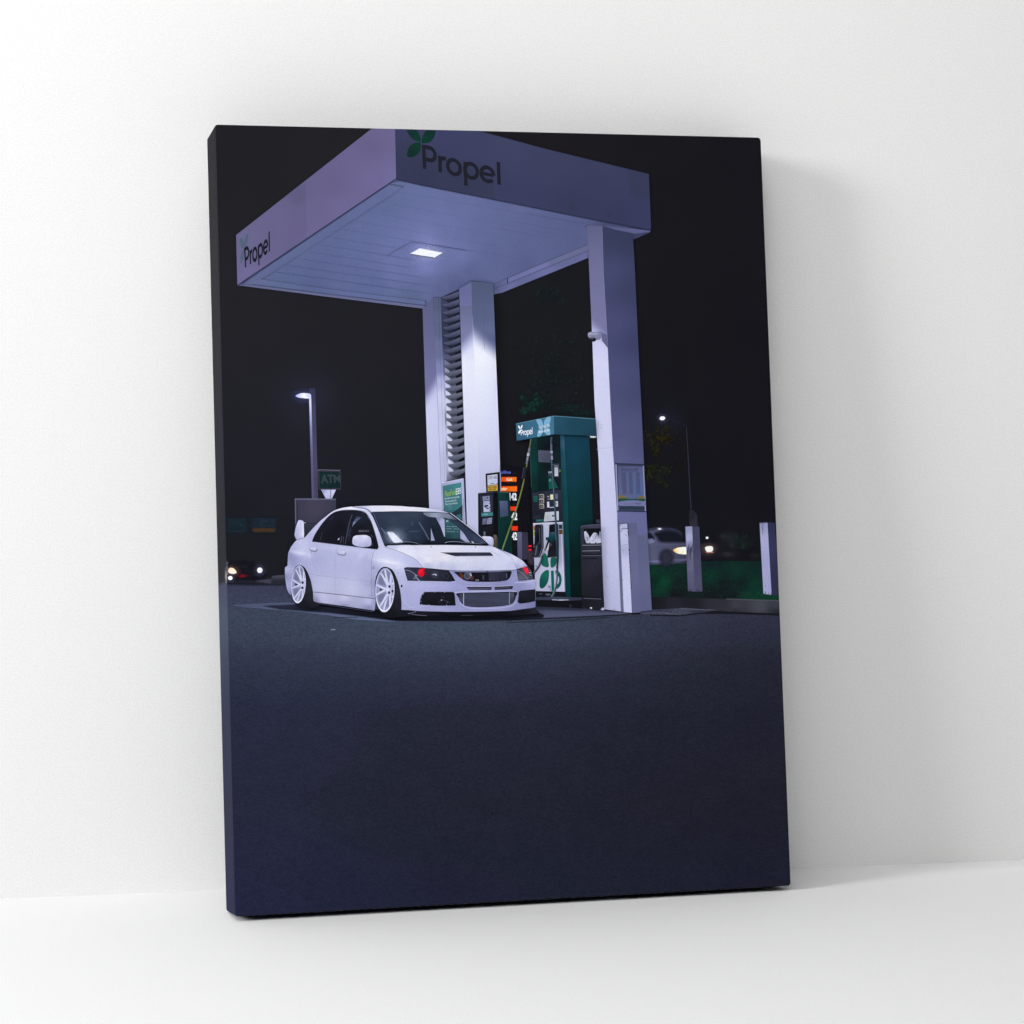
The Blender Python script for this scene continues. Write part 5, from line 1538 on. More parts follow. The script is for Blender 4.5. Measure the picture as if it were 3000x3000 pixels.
def body_f(x, y):
    r, g, b = body_0(x, y)
    k = (g-186)*.25
    c = (r+k*1.1, g+k*1.1, b+k*.8)
    for hx, hy, rx, ry, ang, col, st in SHINE:
        dx, dy = x-hx, y-hy
        u = (dx*math.cos(ang)+dy*math.sin(ang))/rx
        v = (-dx*math.sin(ang)+dy*math.cos(ang))/ry
        q = u*u + v*v
        if q < 6:
            c = mixc(c, col, st*math.exp(-q*1.2))
    return c


car.poly(body, body_f, 7)
# roof panel and its seam
car.poly(spline(C1((1060, 121), (1200, 112), (1500, 107)), 4, False) + spline(C2((0, 125), (200, 139), (400, 170), (545, 210)), 4, False) + C2((300, 198), (0, 190)) + C1((1600, 188), (1310, 194), (1270, 160), (1180, 130)), idw(C1.c((1150, 120, (196, 194, 236)), (1300, 160, (226, 226, 248)), (1600, 150, (232, 232, 250))) + C2.c((100, 160, (230, 230, 250)), (400, 190, (204, 204, 240)))), 7)
car.line(spline(C1((1020, 124), (1120, 134), (1200, 150), (1262, 190), (1300, 250)), 5, False), 1.8, (96, 98, 134), 3)
# bonnet
bonnet = (C1((1478, 690), (1500, 672)) + C2((0, 662), (400, 664), (1110, 668), (1190, 695), (1250, 730), (1330, 775), (1410, 830), (1460, 880), (1486, 950), (1500, 1004), (1470, 1014), (1150, 1024), (800, 1026), (540, 1020), (300, 998), (172, 985), (140, 930), (100, 892), (60, 862))
          + C1((1932, 882), (1850, 828), (1700, 762), (1560, 712)))
car.poly(bonnet, idw(C1.c((1560, 700, (206, 206, 240)), (1700, 730, (226, 226, 250)), (1850, 790, (226, 226, 250))) + C2.c((100, 700, (216, 216, 244)), (200, 720, (222, 222, 246)), (600, 720, (222, 222, 244)), (900, 720, (216, 216, 244)), (1100, 690, (206, 206, 240)),
         (1200, 740, (214, 214, 242)), (200, 800, (226, 224, 248)), (130, 880, (214, 212, 242)), (250, 885, (232, 229, 242)), (400, 850, (222, 222, 240)), (500, 830, (230, 228, 242)), (700, 870, (218, 218, 242)), (1000, 860, (210, 210, 238)), (1250, 830, (208, 208, 238)),
         (1380, 850, (212, 212, 240)), (250, 950, (186, 186, 228)), (450, 950, (194, 194, 230)), (700, 950, (204, 204, 234)), (1000, 950, (206, 206, 236)), (1300, 930, (206, 206, 238)), (1440, 930, (196, 196, 234)), (600, 1010, (186, 186, 224)), (1000, 1010, (190, 190, 226)), (1400, 1000, (196, 196, 232))), 3), 6)
car.line(spline(C1((1478, 692), (1560, 716), (1700, 765), (1850, 832), (1932, 884)) + C2((100, 896), (140, 935), (172, 986)), 4, False), 1.1, (116, 114, 146))
car.line(spline(C2((172, 986), (300, 1000), (540, 1022), (800, 1030), (1150, 1028), (1470, 1017), (1500, 1006)), 4, False), 2, (96, 96, 140))
car.line(spline(C2((1300, 746), (1380, 800), (1446, 862), (1484, 950), (1500, 1004)), 4, False), 1.2, (150, 150, 196))
car.poly(C2((1300, 742), (1420, 790), (1510, 838), (1575, 878), (1625, 927), (1652, 962), (1560, 985), (1502, 1003), (1490, 950), (1450, 866), (1380, 802)), idw(C2.c((1380, 785, (196, 196, 232)), (1480, 850, (216, 216, 242)), (1580, 920, (206, 206, 238)), (1520, 980, (170, 168, 216)), (1630, 950, (160, 160, 206)))), 5)
car.line(spline(C2((1140, 750), (1200, 780), (1280, 825)), 4, False), 1.2, (176, 176, 214))
car.line(spline(C2((180, 800), (330, 830), (520, 800)), 4, False), 1, (206, 206, 234))
for x in (295, 918):
    car.ell(C2((x, 691))[0], 2.1, 1.2, (60, 60, 84))
# panel gaps
car.line(spline(C1((812, 690), (786, 760), (772, 900), (768, 1100), (772, 1330)), 4, False), .8, (156, 154, 200))
car.line(spline(C1((1330, 732), (1300, 810), (1286, 930), (1284, 1100), (1288, 1390)), 4, False), 1.1, (132, 130, 172))
car.line(spline(C1((360, 870), (366, 930), (384, 1010)), 4, False), .8, (160, 158, 206))
car.line(C1((425, 1078), (770, 1118), (1284, 1186)), 1, (156, 156, 200))
car.line(C1((130, 930), (250, 950)), .9, (150, 148, 196))
car.line(C1((465, 1327), (520, 1331), (900, 1372), (1290, 1416), (1336, 1424)), 1.9, (96, 96, 132))
car.poly(C1((465, 1332), (900, 1377), (1336, 1428), (1338, 1500), (1325, 1588), (1100, 1554), (900, 1527), (500, 1471), (468, 1450)), idw(C1.c((600, 1370, (196, 194, 232)), (900, 1410, (200, 198, 234)), (1250, 1460, (192, 190, 228)), (600, 1430, (186, 184, 224)), (900, 1470, (182, 180, 220)), (500, 1462, (140, 138, 186)), (900, 1515, (136, 134, 182)), (1250, 1560, (142, 142, 190)), (1320, 1480, (160, 160, 206)))), 6)
car.line(C1((485, 1474), (900, 1530), (1320, 1594)), 2, (40, 42, 60))
car.line(C1((460, 1478), (900, 1546), (1310, 1606)), 1, (84, 90, 118))
# light on the shoulders
car.line(spline(C1((1620, 985), (1680, 965), (1740, 985)), 4, False), 1.4, (212, 212, 244))
for x, y in ((124, 908), (138, 1020), (430, 768), (1655, 1060)):
    car.glow(C1((x, y))[0], 3.4, 4, (250, 248, 255), .95)
car.ell(C1((1312, 982))[0], 3, 4.4, (124, 124, 166)); car.ell(C1((1311, 980))[0], 1.5, 2.6, (176, 176, 216))
car.ell(C1((1712, 1243))[0], 2.6, 4.2, (36, 34, 50))
car.line(spline(C1((1740, 1430), (1800, 1520), (1890, 1555)), 4, False), 1.2, (196, 194, 238))
car.line(C1((1900, 1155), (1932, 1168)) + C2((400, 1180), (640, 1178)), 1.2, (206, 206, 242))
# bumper shading round the openings
car.line(spline(C2((620, 1332), (900, 1318), (1200, 1312), (1500, 1318)), 4, False), 2, (190, 188, 230))
car.line(spline(C2((650, 1190), (760, 1215), (1000, 1225), (1250, 1212), (1420, 1180)), 4, False), 2, (150, 148, 204))
car.line(spline(C2((1764, 1168), (1600, 1190), (1470, 1195)), 4, False), 2, (190, 190, 232))
car.line(spline(C2((700, 1480), (800, 1548), (1000, 1562), (1250, 1552), (1440, 1518), (1500, 1450)), 4, False), 2, (182, 180, 226))
car.build()


def part(name, label=None):
    return Ink(name, car.obj, label)


sp = part('spoiler')
sp.poly(spline(C1((252, 318), (275, 313), (305, 317), (326, 338), (329, 400), (329, 560), (280, 566), (230, 590), (205, 545), (199, 515), (215, 420)), 3), idw(C1.c((260, 340, (206, 204, 242)), (240, 450, (186, 184, 228)), (220, 530, (176, 174, 220)), (310, 400, (210, 208, 244)), (322, 500, (232, 230, 252)), (290, 555, (190, 188, 230)))), 4)
sp.line(C1((300, 330), (302, 550)), .8, (206, 204, 240))
sp.line(C1((318, 350), (322, 555)), 2, (236, 234, 254))
sp.line(C1((210, 548), (232, 584), (320, 566)), 1.4, (140, 138, 180))
sp.line(C1((329, 349), (354, 350)), 1.6, (206, 206, 236))
sp.build()

sw = part('side_window')
sw.poly(spline(C1((446, 612), (470, 560), (500, 495), (560, 405), (620, 325), (680, 262), (740, 216), (800, 190), (870, 177), (1010, 172), (1100, 180), (1160, 194), (1210, 222), (1246, 280), (1282, 345), (1318, 450), (1352, 565), (1382, 688), (1376, 712), (1366, 722)), 3, False) + C1((1200, 703), (900, 665), (700, 642)), idw(C1.c((520, 560, (28, 28, 40)), (600, 420, (30, 30, 42)), (750, 280, (30, 30, 44)), (850, 400, (24, 24, 34)), (700, 560, (24, 24, 34)), (1000, 300, (30, 32, 46)), (1150, 300, (34, 36, 52)), (1150, 450, (26, 26, 36)), (1250, 600, (24, 24, 34)), (950, 600, (26, 26, 38)))), 8)
sw.line(spline(C1((446, 612), (500, 493), (620, 322), (740, 213), (870, 174), (1010, 169), (1130, 181), (1212, 219), (1284, 344), (1354, 564), (1384, 692)), 4, False), 1.4, (60, 60, 84))
sw.line(C1((446, 614), (700, 644), (900, 668), (1200, 706), (1366, 725)), 1.3, (88, 88, 122))
sw.line(C1((1010, 240), (985, 310), (955, 420), (930, 560), (915, 650)), 1.2, (104, 106, 130))
sw.line(C1((893, 540), (885, 600), (890, 640)), 1, (84, 86, 108)); sw.line(C1((868, 540), (848, 640)), 1.4, (92, 96, 118))
sw.line(C1((590, 480), (560, 600)), 1.2, (70, 72, 92))
sw.wash(C1((680, 320), (755, 252), (745, 266), (668, 336)), (84, 88, 114), (.7, .9, .9, .5))
sw.wash(C1((1010, 412), (1024, 350), (1060, 300), (1140, 275), (1085, 320), (1035, 380)), (128, 140, 178), (.5, .9, .95, .8, .8, .6))
sw.wash(C1((1060, 270), (1095, 262), (1140, 278), (1080, 330), (1045, 340)), (84, 92, 124), (.5, .6, .5, .7, .7))
sw.poly(C1((804, 590), (832, 556), (828, 592)), (206, 204, 232))
sw.line(spline(C1((985, 400), (960, 500), (965, 600)), 4, False), 2.4, (42, 44, 62))
sw.wash(C1((960, 440), (1000, 400), (1000, 520), (965, 620)), (52, 56, 80), (.8, .7, .4, .6))
sw.text('BRID', C1((1106, 452), (1250, 450), (1252, 478), (1106, 480)), (104, 106, 128), 0, .02)
sw.line(C1((1278, 520), (1300, 552)), 1.3, (96, 98, 120))
sw.build()

ws = part('windscreen')
ws.poly(C1((1308, 196), (1932, 190)) + spline(C2((0, 190), (300, 196), (550, 216), (640, 284), (760, 376), (900, 488), (1010, 578), (1112, 664)), 4, False) + C2((600, 654), (0, 656)) + C1((1500, 664), (1482, 640), (1430, 520), (1370, 370)),
        idw(C1.c((1340, 215, (50, 58, 84)), (1500, 215, (52, 60, 82)), (1800, 215, (56, 66, 86)), (1400, 330, (46, 56, 76)), (1600, 320, (54, 66, 84)), (1850, 330, (48, 60, 80)), (1450, 480, (44, 54, 74)), (1700, 440, (50, 62, 82)), (1880, 480, (44, 54, 74)), (1800, 590, (46, 56, 76)), (1520, 640, (24, 28, 40)), (1900, 640, (28, 34, 46)))
            + C2.c((60, 230, (56, 66, 86)), (80, 420, (42, 52, 74)), (80, 560, (46, 56, 76)), (200, 500, (36, 46, 66)), (300, 320, (34, 42, 60)), (330, 450, (26, 34, 46)), (400, 560, (28, 34, 46)), (250, 620, (24, 30, 42)), (550, 620, (26, 32, 44)), (600, 400, (42, 58, 70)), (750, 400, (46, 56, 78)), (900, 560, (48, 58, 80)), (1050, 640, (40, 46, 62)))), 6)
# reflections and what shows through the glass
ws.poly(spline(C2((180, 208), (300, 205), (560, 225), (690, 308), (560, 292), (480, 280), (350, 272), (240, 258)), 3), idw(C2.c((220, 225, (116, 126, 148)), (350, 250, (150, 158, 182)), (500, 265, (124, 134, 158)), (650, 295, (84, 96, 122)))), 5)
ws.poly(C2((352, 274), (455, 280), (480, 300), (488, 540), (470, 552), (420, 400)), idw(C2.c((380, 300, (128, 134, 168)), (440, 340, (170, 172, 210)), (470, 500, (182, 182, 220)))), 5)
ws.line(C2((352, 276), (420, 400), (476, 556)), 2, (30, 34, 48))
ws.poly(C2((482, 302), (560, 300), (640, 380), (700, 440), (700, 568), (560, 574), (490, 566)), idw(C2.c((500, 330, (52, 92, 100)), (560, 420, (48, 88, 98)), (650, 540, (42, 78, 84)), (520, 550, (36, 62, 70)))), 6)
ws.poly(C2((500, 318), (530, 310), (540, 335), (502, 340)), (150, 164, 178))
for y in (398, 430, 470):
    scribble(ws, C2((510, y-8), (690, y-2), (692, y+18), (512, y+14)), 1, (120, 150, 160), 1.8, .85, y)
ws.poly(C2((702, 446), (740, 482), (840, 626), (776, 618), (706, 570)), idw(C2.c((715, 470, (150, 152, 190)), (750, 560, (170, 172, 208)), (800, 610, (150, 154, 190)))), 5)
ws.poly(C2((288, 420), (318, 520), (345, 600), (290, 604)), (150, 154, 190))
ws.line(C2((120, 340), (200, 470), (262, 590)), 3.4, (84, 96, 120)); ws.line(C2((30, 330), (20, 400)), 1.4, (62, 74, 98))
ws.poly(C2((525, 312), (700, 330), (1078, 640), (1018, 640), (900, 620), (760, 500), (640, 380)), idw(C2.c((600, 330, (46, 58, 78)), (800, 460, (44, 54, 76)), (950, 590, (54, 64, 88)), (1050, 636, (70, 80, 104)))), 6)
ws.line(C2((700, 330), (1080, 642)), 1, (30, 34, 48))
ws.poly(C2((860, 605), (905, 632), (875, 636)), (206, 210, 228)); ws.poly(C2((985, 620), (1030, 636), (1000, 640)), (84, 96, 124))
ws.text('BRIDE', C1((1812, 462), (1925, 462), (1925, 482), (1812, 482)), (70, 82, 104), 0, .01)
ws.text('BRIDE', C2((20, 458), (140, 460), (140, 480), (20, 478)), (66, 78, 100), 0, .01)
ws.line(C1((1866, 330), (1860, 385)), 1.4, (74, 90, 116)); ws.line(C1((1418, 420), (1500, 520)), 1.6, (120, 130, 156))
# white glare of the lamp low on the glass
ws.glow(C1((1610, 560))[0], 50, 40, (160, 180, 215), .8)
ws.soft(spline(C1((1508, 492), (1545, 478), (1600, 492), (1660, 550), (1722, 612), (1690, 626), (1620, 632), (1575, 600)), 4), idw(C1.c((1530, 492, (206, 216, 240)), (1600, 560, (240, 244, 255)), (1700, 610, (216, 222, 246)), (1620, 625, (226, 232, 252)))), 5)
ws.line(C1((1505, 655), (1700, 648), (1932, 652)) + C2((0, 652), (500, 648), (1100, 662)), 5, (20, 22, 30))
ws.poly(spline(C2((440, 640), (500, 600), (600, 578), (700, 600), (820, 640)), 4, False), idw(C2.c((520, 620, (24, 28, 38)), (700, 625, (34, 42, 58)))), 5)
ws.build()
wf = part('windscreen_frame')
wf.line(spline(C2((548, 214), (700, 330), (900, 488), (1010, 580), (1116, 668)), 5, False), 3.8, (22, 23, 32), 3)
wf.line(spline(C2((560, 208), (640, 268), (760, 360), (900, 468), (1012, 564), (1124, 664)), 5, False), 1.8, (200, 200, 234))
wf.line(C1((1300, 196), (1600, 190), (1932, 190)) + C2((0, 190), (300, 196), (550, 214)), 1.3, (46, 50, 70))
wf.line(spline(C1((1285, 200), (1310, 250), (1380, 410), (1440, 560), (1484, 672)), 4, False), 5.2, (38, 40, 58), 6.5)
wf.line(spline(C1((1304, 200), (1360, 340), (1420, 500), (1476, 640)), 4, False), 1.5, (92, 96, 130))
wf.line(C1((1478, 680), (1505, 668)), 4, (26, 26, 36))
wf.build()
wi = part('wiper')
wi.line(spline(C1((1700, 636), (1760, 618), (1850, 624), (1932, 640)) + C2((80, 646), (160, 656)), 4, False), 1.5, (130, 140, 164), .8)
wi.line(spline(C1((1700, 645), (1780, 628), (1932, 650)), 4, False), 1.6, (20, 22, 30))
wi.line(spline(C2((484, 634), (540, 618), (640, 616), (760, 628), (1000, 650)), 4, False), 1.6, (150, 160, 184), .6)
wi.line(spline(C2((500, 640), (600, 628), (760, 640), (1050, 660)), 4, False), 2.2, (18, 20, 28))
wi.build()

bv = part('bonnet_vent')
bv.poly(C2((424, 770), (560, 772), (1128, 769), (1152, 790), (1172, 816), (900, 820), (640, 821), (590, 812), (520, 792)), idw(C2.c((480, 778, (56, 58, 80)), (650, 800, (42, 44, 62)), (900, 795, (58, 60, 84)), (1100, 795, (46, 48, 68)), (1160, 812, (36, 36, 52)))), 5)
bv.line(C2((600, 816), (640, 823), (1172, 818)), 1.3, (170, 170, 200))
bv.line(C2((424, 770), (1128, 768)), 1.2, (110, 110, 140))
bv.line(spline(C2((690, 818), (715, 808), (740, 816)), 4, False), 1, (110, 112, 136))
bv.build()

for cx_, pts, back in ((0, ((1015, 590), (1022, 560), (1040, 540), (1075, 527), (1140, 523), (1205, 524), (1245, 540), (1270, 562), (1280, 600), (1282, 640), (1268, 674), (1200, 692), (1130, 688), (1070, 676), (1022, 652), (1013, 620)), C1),
                       (1, ((1008, 546), (1040, 541), (1090, 541), (1140, 548), (1164, 570), (1172, 600), (1172, 650), (1162, 684), (1140, 678), (1110, 650), (1060, 600)), C2)):
    mi = part('wing_mirror')
    if cx_ == 0:
        mi.poly(spline(C1((1190, 680), (1265, 676), (1300, 640), (1306, 656), (1280, 680), (1200, 690)), 3), (60, 60, 84))
        mi.poly(spline(C1(*pts), 3), idw(C1.c((1060, 545, (222, 220, 248)), (1180, 540, (224, 222, 248)), (1150, 600, (204, 202, 240)), (1040, 620, (186, 184, 228)), (1260, 620, (190, 188, 232)), (1150, 665, (182, 180, 226)), (1230, 670, (170, 168, 216)))), 4)
        mi.line(C1((1110, 628), (1150, 632)), .8, (190, 188, 230))
        mi.line(spline(C1((1022, 655), (1070, 680), (1130, 692), (1192, 692), (1196, 676)), 3, False), 1.2, (110, 108, 150))
    else:
        mi.poly(spline(C2(*pts), 3), idw(C2.c((1050, 550, (214, 212, 244)), (1130, 560, (216, 214, 246)), (1150, 620, (196, 194, 234)), (1140, 665, (170, 168, 216)), (1060, 590, (190, 188, 230)))), 4)
        mi.line(C2((1148, 570), (1160, 600), (1160, 670)), 1, (150, 148, 196))
    mi.build()
for pts in (((408, 704), (440, 694), (490, 698), (514, 712), (508, 738), (480, 744), (430, 734)), ((806, 752), (830, 740), (890, 744), (922, 758), (924, 782), (900, 798), (860, 796), (815, 782))):
    dh = part('door_handle')
    P = C1(*pts)
    dh.soft(spline([(x, y+2.6) for x, y in P], 3), (150, 148, 196), 4, .8)
    dh.poly(spline([(x+.3, y+1.3) for x, y in P], 3), (104, 102, 140))
    dh.poly(spline(P, 3), idw([(P[0][0]+6, P[0][1]+2, (196, 194, 236)), (P[3][0]-6, P[3][1]+2, (222, 220, 248)), (P[5][0], P[5][1]-1, (176, 174, 220))]), 3)
    dh.line(C1((pts[3][0]-12, pts[3][1]), (pts[3][0]-4, pts[3][1]+12), (pts[3][0]-12, pts[3][1]+30)), 1.3, (120, 118, 156))
    dh.build()

hl = part('headlight')
hl.poly(C1((1748, 985), (1772, 981), (1932, 985)) + C2((150, 988), (300, 998), (430, 1010), (542, 1024), (590, 1090), (636, 1172), (560, 1181), (300, 1174), (0, 1168)) + C1((1800, 1168), (1775, 1090)), idw(C1.c((1770, 1000, (56, 56, 78)), (1830, 1080, (64, 64, 88)), (1820, 1150, (52, 52, 74)), (1900, 1010, (44, 44, 62))) + C2.c((50, 1110, (60, 60, 84)), (250, 1010, (46, 46, 64)), (250, 1130, (40, 40, 58)), (420, 1060, (44, 44, 62)), (520, 1120, (34, 34, 48)), (600, 1160, (28, 28, 40)))), 5)
hl.line(C1((1748, 985), (1775, 1090), (1800, 1168)), 1.6, (30, 30, 44))
hl.line(C1((1772, 981), (1932, 984)) + C2((150, 987), (300, 998), (542, 1023)), 1.6, (30, 30, 42))
hl.line(spline(C1((1760, 1015), (1830, 1030), (1900, 1075), (1932, 1100)) + C2((60, 1110), (100, 1140), (134, 1168)), 4, False), 1.5, (150, 150, 190))
for x, y in ((55, 1085), (75, 1120), (95, 1150), (40, 1130)):
    hl.line(C2((x, y), (x+30, y+14)), 1.1, (176, 178, 210))
hl.ring(C2((345, 1080))[0], 10.5, 10, 1.5, (76, 78, 104))
hl.ell(C2((345, 1082))[0], 8, 8, (50, 52, 74))
hl.line(C2((312, 1082), (345, 1078), (372, 1092)), 2.2, (206, 206, 230)); hl.line(C2((340, 1066), (366, 1074), (350, 1104)), 1.4, (170, 172, 200))
hl.ring(C2((505, 1098))[0], 7, 9, 1.2, (60, 62, 84))
hl.line(C2((430, 1060), (470, 1110), (440, 1160)), 1.2, (62, 64, 88))
hl.glow(C2((240, 1075))[0], 9, 9, (110, 30, 60), .5)
hl.poly(spline(C2((152, 996), (210, 994), (190, 1014)), 3), (196, 24, 52))
hl.ell(C2((152, 1054))[0], 9.4, 11.6, idw(C2.c((140, 1030, (240, 26, 56)), (160, 1080, (216, 20, 44)), (180, 1050, (200, 20, 44)))), 0, 3)
hl.glow(C2((140, 1035))[0], 5, 5, (255, 60, 90), .6)
hl.build()
hr = part('headlight')
hr.poly(C2((1505, 1003), (1560, 984), (1655, 963), (1672, 982), (1700, 1040), (1742, 1143), (1640, 1158), (1526, 1162), (1512, 1090)), idw(C2.c((1540, 1010, (52, 54, 74)), (1590, 1060, (86, 88, 110)), (1560, 1120, (104, 106, 128)), (1640, 1130, (96, 98, 120)), (1680, 1040, (60, 58, 80)), (1710, 1110, (66, 66, 90)))), 4)
hr.line(C2((1505, 1003), (1514, 1090), (1527, 1162), (1640, 1158), (1742, 1143)), 1.6, (34, 34, 48))
hr.line(spline(C2((1512, 1020), (1580, 1060), (1630, 1110), (1660, 1156)), 4, False), 1.3, (140, 142, 172))
hr.poly(spline(C2((1588, 984), (1640, 978), (1668, 1030), (1664, 1064), (1644, 1078), (1616, 1040)), 4), idw(C2.c((1610, 995, (210, 24, 44)), (1640, 1010, (246, 60, 80)), (1645, 1060, (226, 24, 46)))), 3)
hr.line(C2((1672, 1050), (1700, 1060)), 1.4, (206, 206, 230)); hr.line(C2((1676, 1080), (1716, 1100)), 1.2, (150, 150, 190))
hr.build()

gr = part('grille', 'open dark grille with a fan and amber lamp inside')
gr.poly(spline(C2((618, 1042), (720, 1046), (900, 1050), (1070, 1048), (1250, 1044), (1420, 1032), (1418, 1090), (1400, 1130), (1360, 1160), (1250, 1178), (1080, 1184), (900, 1182), (780, 1168), (710, 1130), (660, 1085)), 3), (24, 24, 34))
gr.poly(spline(C2((684, 1070), (720, 1058), (745, 1090), (740, 1150), (705, 1115)), 3), idw(C2.c((700, 1075, (84, 46, 38)), (730, 1130, (98, 50, 36)))), 4)
gr.poly(spline(C2((866, 1100), (890, 1110), (892, 1150), (850, 1156)), 3), (88, 46, 38))
gr.ell(C2((806, 1100))[0], 12, 11.6, idw(C2.c((780, 1090, (60, 62, 86)), (830, 1080, (92, 94, 124)), (810, 1130, (70, 72, 98)))), 0, 4)
gr.ring(C2((806, 1100))[0], 9, 9, 1, (120, 122, 150))
gr.ell(C2((848, 1070))[0], 2.4, 2.6, (170, 172, 196)); gr.ell(C2((856, 1092))[0], 1.8, 1.8, (206, 208, 226))
gr.poly(C2((1104, 1056), (1345, 1048), (1348, 1150), (1108, 1166)), idw(C2.c((1150, 1080, (52, 52, 76)), (1300, 1120, (42, 42, 62)))), 5)
gr.poly(C2((1016, 1090), (1042, 1088), (1044, 1150), (1020, 1156)), (66, 66, 92))
gr.poly(C2((1350, 1060), (1364, 1058), (1366, 1130), (1352, 1132)), (92, 92, 124))
gr.poly(C2((1070, 1032), (1100, 1031), (1100, 1050), (1072, 1052)), (20, 20, 28))
gr.line(spline(C2((918, 1160), (945, 1152), (966, 1162), (940, 1172)), 3), 1.2, (150, 150, 150))
gr.line(spline(C2((618, 1040), (720, 1043), (1070, 1044), (1420, 1028)), 3, False), 1.6, (120, 120, 168))
for x in (1130, 1180, 1230, 1290):
    gr.line(C2((x, 1150), (x+1, 1172)), 1.4, (84, 84, 110))
gr.build()
bs = part('bumper_slot')
bs.poly(C2((788, 1252), (1150, 1250), (1148, 1298), (822, 1297)), (40, 40, 58)); bs.line(C2((812, 1276), (1146, 1272)), 1.6, (104, 104, 140)); bs.line(C2((822, 1296), (1148, 1298)), 1, (130, 128, 170))
bs.line(C2((788, 1250), (1150, 1248)), 1.2, (204, 202, 238))
bs.build()
bs = part('bumper_slot')
bs.poly(C2((1190, 1252), (1454, 1238), (1440, 1285), (1192, 1298)), (40, 40, 58)); bs.line(C2((1194, 1275), (1400, 1264)), 1.6, (100, 100, 136)); bs.line(C2((1404, 1246), (1402, 1284)), 1.4, (84, 70, 100))
bs.line(C2((1190, 1250), (1454, 1236)), 1.2, (200, 198, 236))
bs.build()
ic = part('intercooler')
ic.poly(spline(C2((660, 1345), (900, 1336), (1200, 1330), (1496, 1325), (1490, 1390), (1470, 1450), (1420, 1498), (1300, 1525), (1100, 1538), (900, 1538), (770, 1520), (710, 1470), (676, 1400)), 3), (34, 34, 50))
ic.poly(C2((700, 1350), (752, 1344), (750, 1500), (712, 1455), (686, 1420)), idw(C2.c((720, 1380, (60, 62, 84)), (740, 1460, (84, 86, 112)))), 5)
ic.poly(C2((1400, 1334), (1462, 1330), (1466, 1440), (1432, 1482), (1400, 1500)), idw(C2.c((1420, 1360, (84, 84, 112)), (1440, 1450, (60, 60, 84)))), 5)
ic.poly(C2((752, 1343), (1400, 1333), (1398, 1502), (1100, 1532), (900, 1534), (755, 1512)), idw(C2.c((800, 1360, (44, 46, 66)), (1300, 1360, (43, 45, 64)), (1000, 1500, (36, 36, 54)), (780, 1500, (34, 35, 52)))), 6)
for i in range(11):
    y = 1352+i*16.2
    x1 = 1396
    ic.line(C2((758, y+4), (1080, y+1), (x1, y-5)), 1.2, (96, 98, 134))
ic.line(C2((751, 1342), (752, 1512)), 2, (176, 176, 214)); ic.line(C2((1399, 1332), (1398, 1502)), 2, (150, 150, 190))
ic.build()
fo = part('fog_opening')
fo.poly(spline(C2((206, 1326), (400, 1324), (620, 1326)), 2, False) + C2((632, 1420), (640, 1518), (400, 1522), (134, 1506), (140, 1450), (160, 1380)), idw(C2.c((300, 1360, (30, 30, 42)), (500, 1360, (26, 26, 36)), (300, 1470, (22, 22, 30)), (550, 1460, (24, 24, 34)))), 6)
fo.line(spline(C2((134, 1506), (140, 1448), (160, 1380), (206, 1326)), 4, False) , 2, (64, 64, 90))
for x, y in ((182, 1358), (152, 1410), (148, 1462), (160, 1500), (266, 1508), (345, 1328), (482, 1330), (615, 1332), (510, 1512)):
    fo.ell(C2((x, y))[0], 1.3, 1.3, (150, 150, 190))
fo.line(spline(C2((400, 1470), (470, 1440), (560, 1480)), 4, False), 1, (84, 84, 110)); fo.ell(C2((440, 1440))[0], 1.8, 1.5, (190, 190, 214)); fo.ell(C2((520, 1476))[0], 1.3, 1, (130, 130, 160))
fo.line(C2((430, 1400), (470, 1390), (480, 1420)), 1, (70, 70, 96))
fo.build()
fo = part('fog_opening')
fo.poly(C2((1530, 1325), (1560, 1306), (1766, 1288), (1764, 1458), (1640, 1482), (1545, 1492), (1515, 1468), (1526, 1400)), idw(C2.c((1600, 1340, (34, 34, 48)), (1700, 1400, (28, 28, 40)), (1560, 1470, (24, 24, 34)))), 6)
fo.line(C2((1530, 1325), (1526, 1400), (1515, 1468)), 1.4, (96, 94, 136))
fo.build()
fs = part('front_splitter')
fs.poly(C1((1704, 1580), (1932, 1590)) + C2((0, 1592), (300, 1604), (700, 1608), (1000, 1604), (1400, 1594), (1700, 1560), (1768, 1540), (1782, 1572), (1808, 1596), (1814, 1622), (1780, 1634), (1500, 1656), (1100, 1668), (600, 1672), (200, 1668), (0, 1660)) + C1((1850, 1655), (1704, 1690)), idw(C1.c((1750, 1620, (26, 26, 38)), (1880, 1640, (30, 28, 42))) + C2.c((100, 1630, (28, 26, 40)), (600, 1640, (18, 18, 26)), (1200, 1640, (18, 18, 26)), (1600, 1600, (24, 24, 34)), (1780, 1600, (36, 36, 50)))), 6)
fs.line(spline(C1((1800, 1634), (1860, 1622), (1910, 1600)) + C2((70, 1618),), 4, False), 1.6, (120, 120, 160))
fs.line(spline(C2((20, 1640), (100, 1652), (230, 1662)), 4, False), 1.2, (130, 120, 150)); fs.line(C2((720, 1660), (880, 1656)), 1, (84, 84, 104))
fs.line(C2((1000, 1606), (1400, 1596), (1760, 1546)), 1.2, (70, 70, 96))
fs.build()


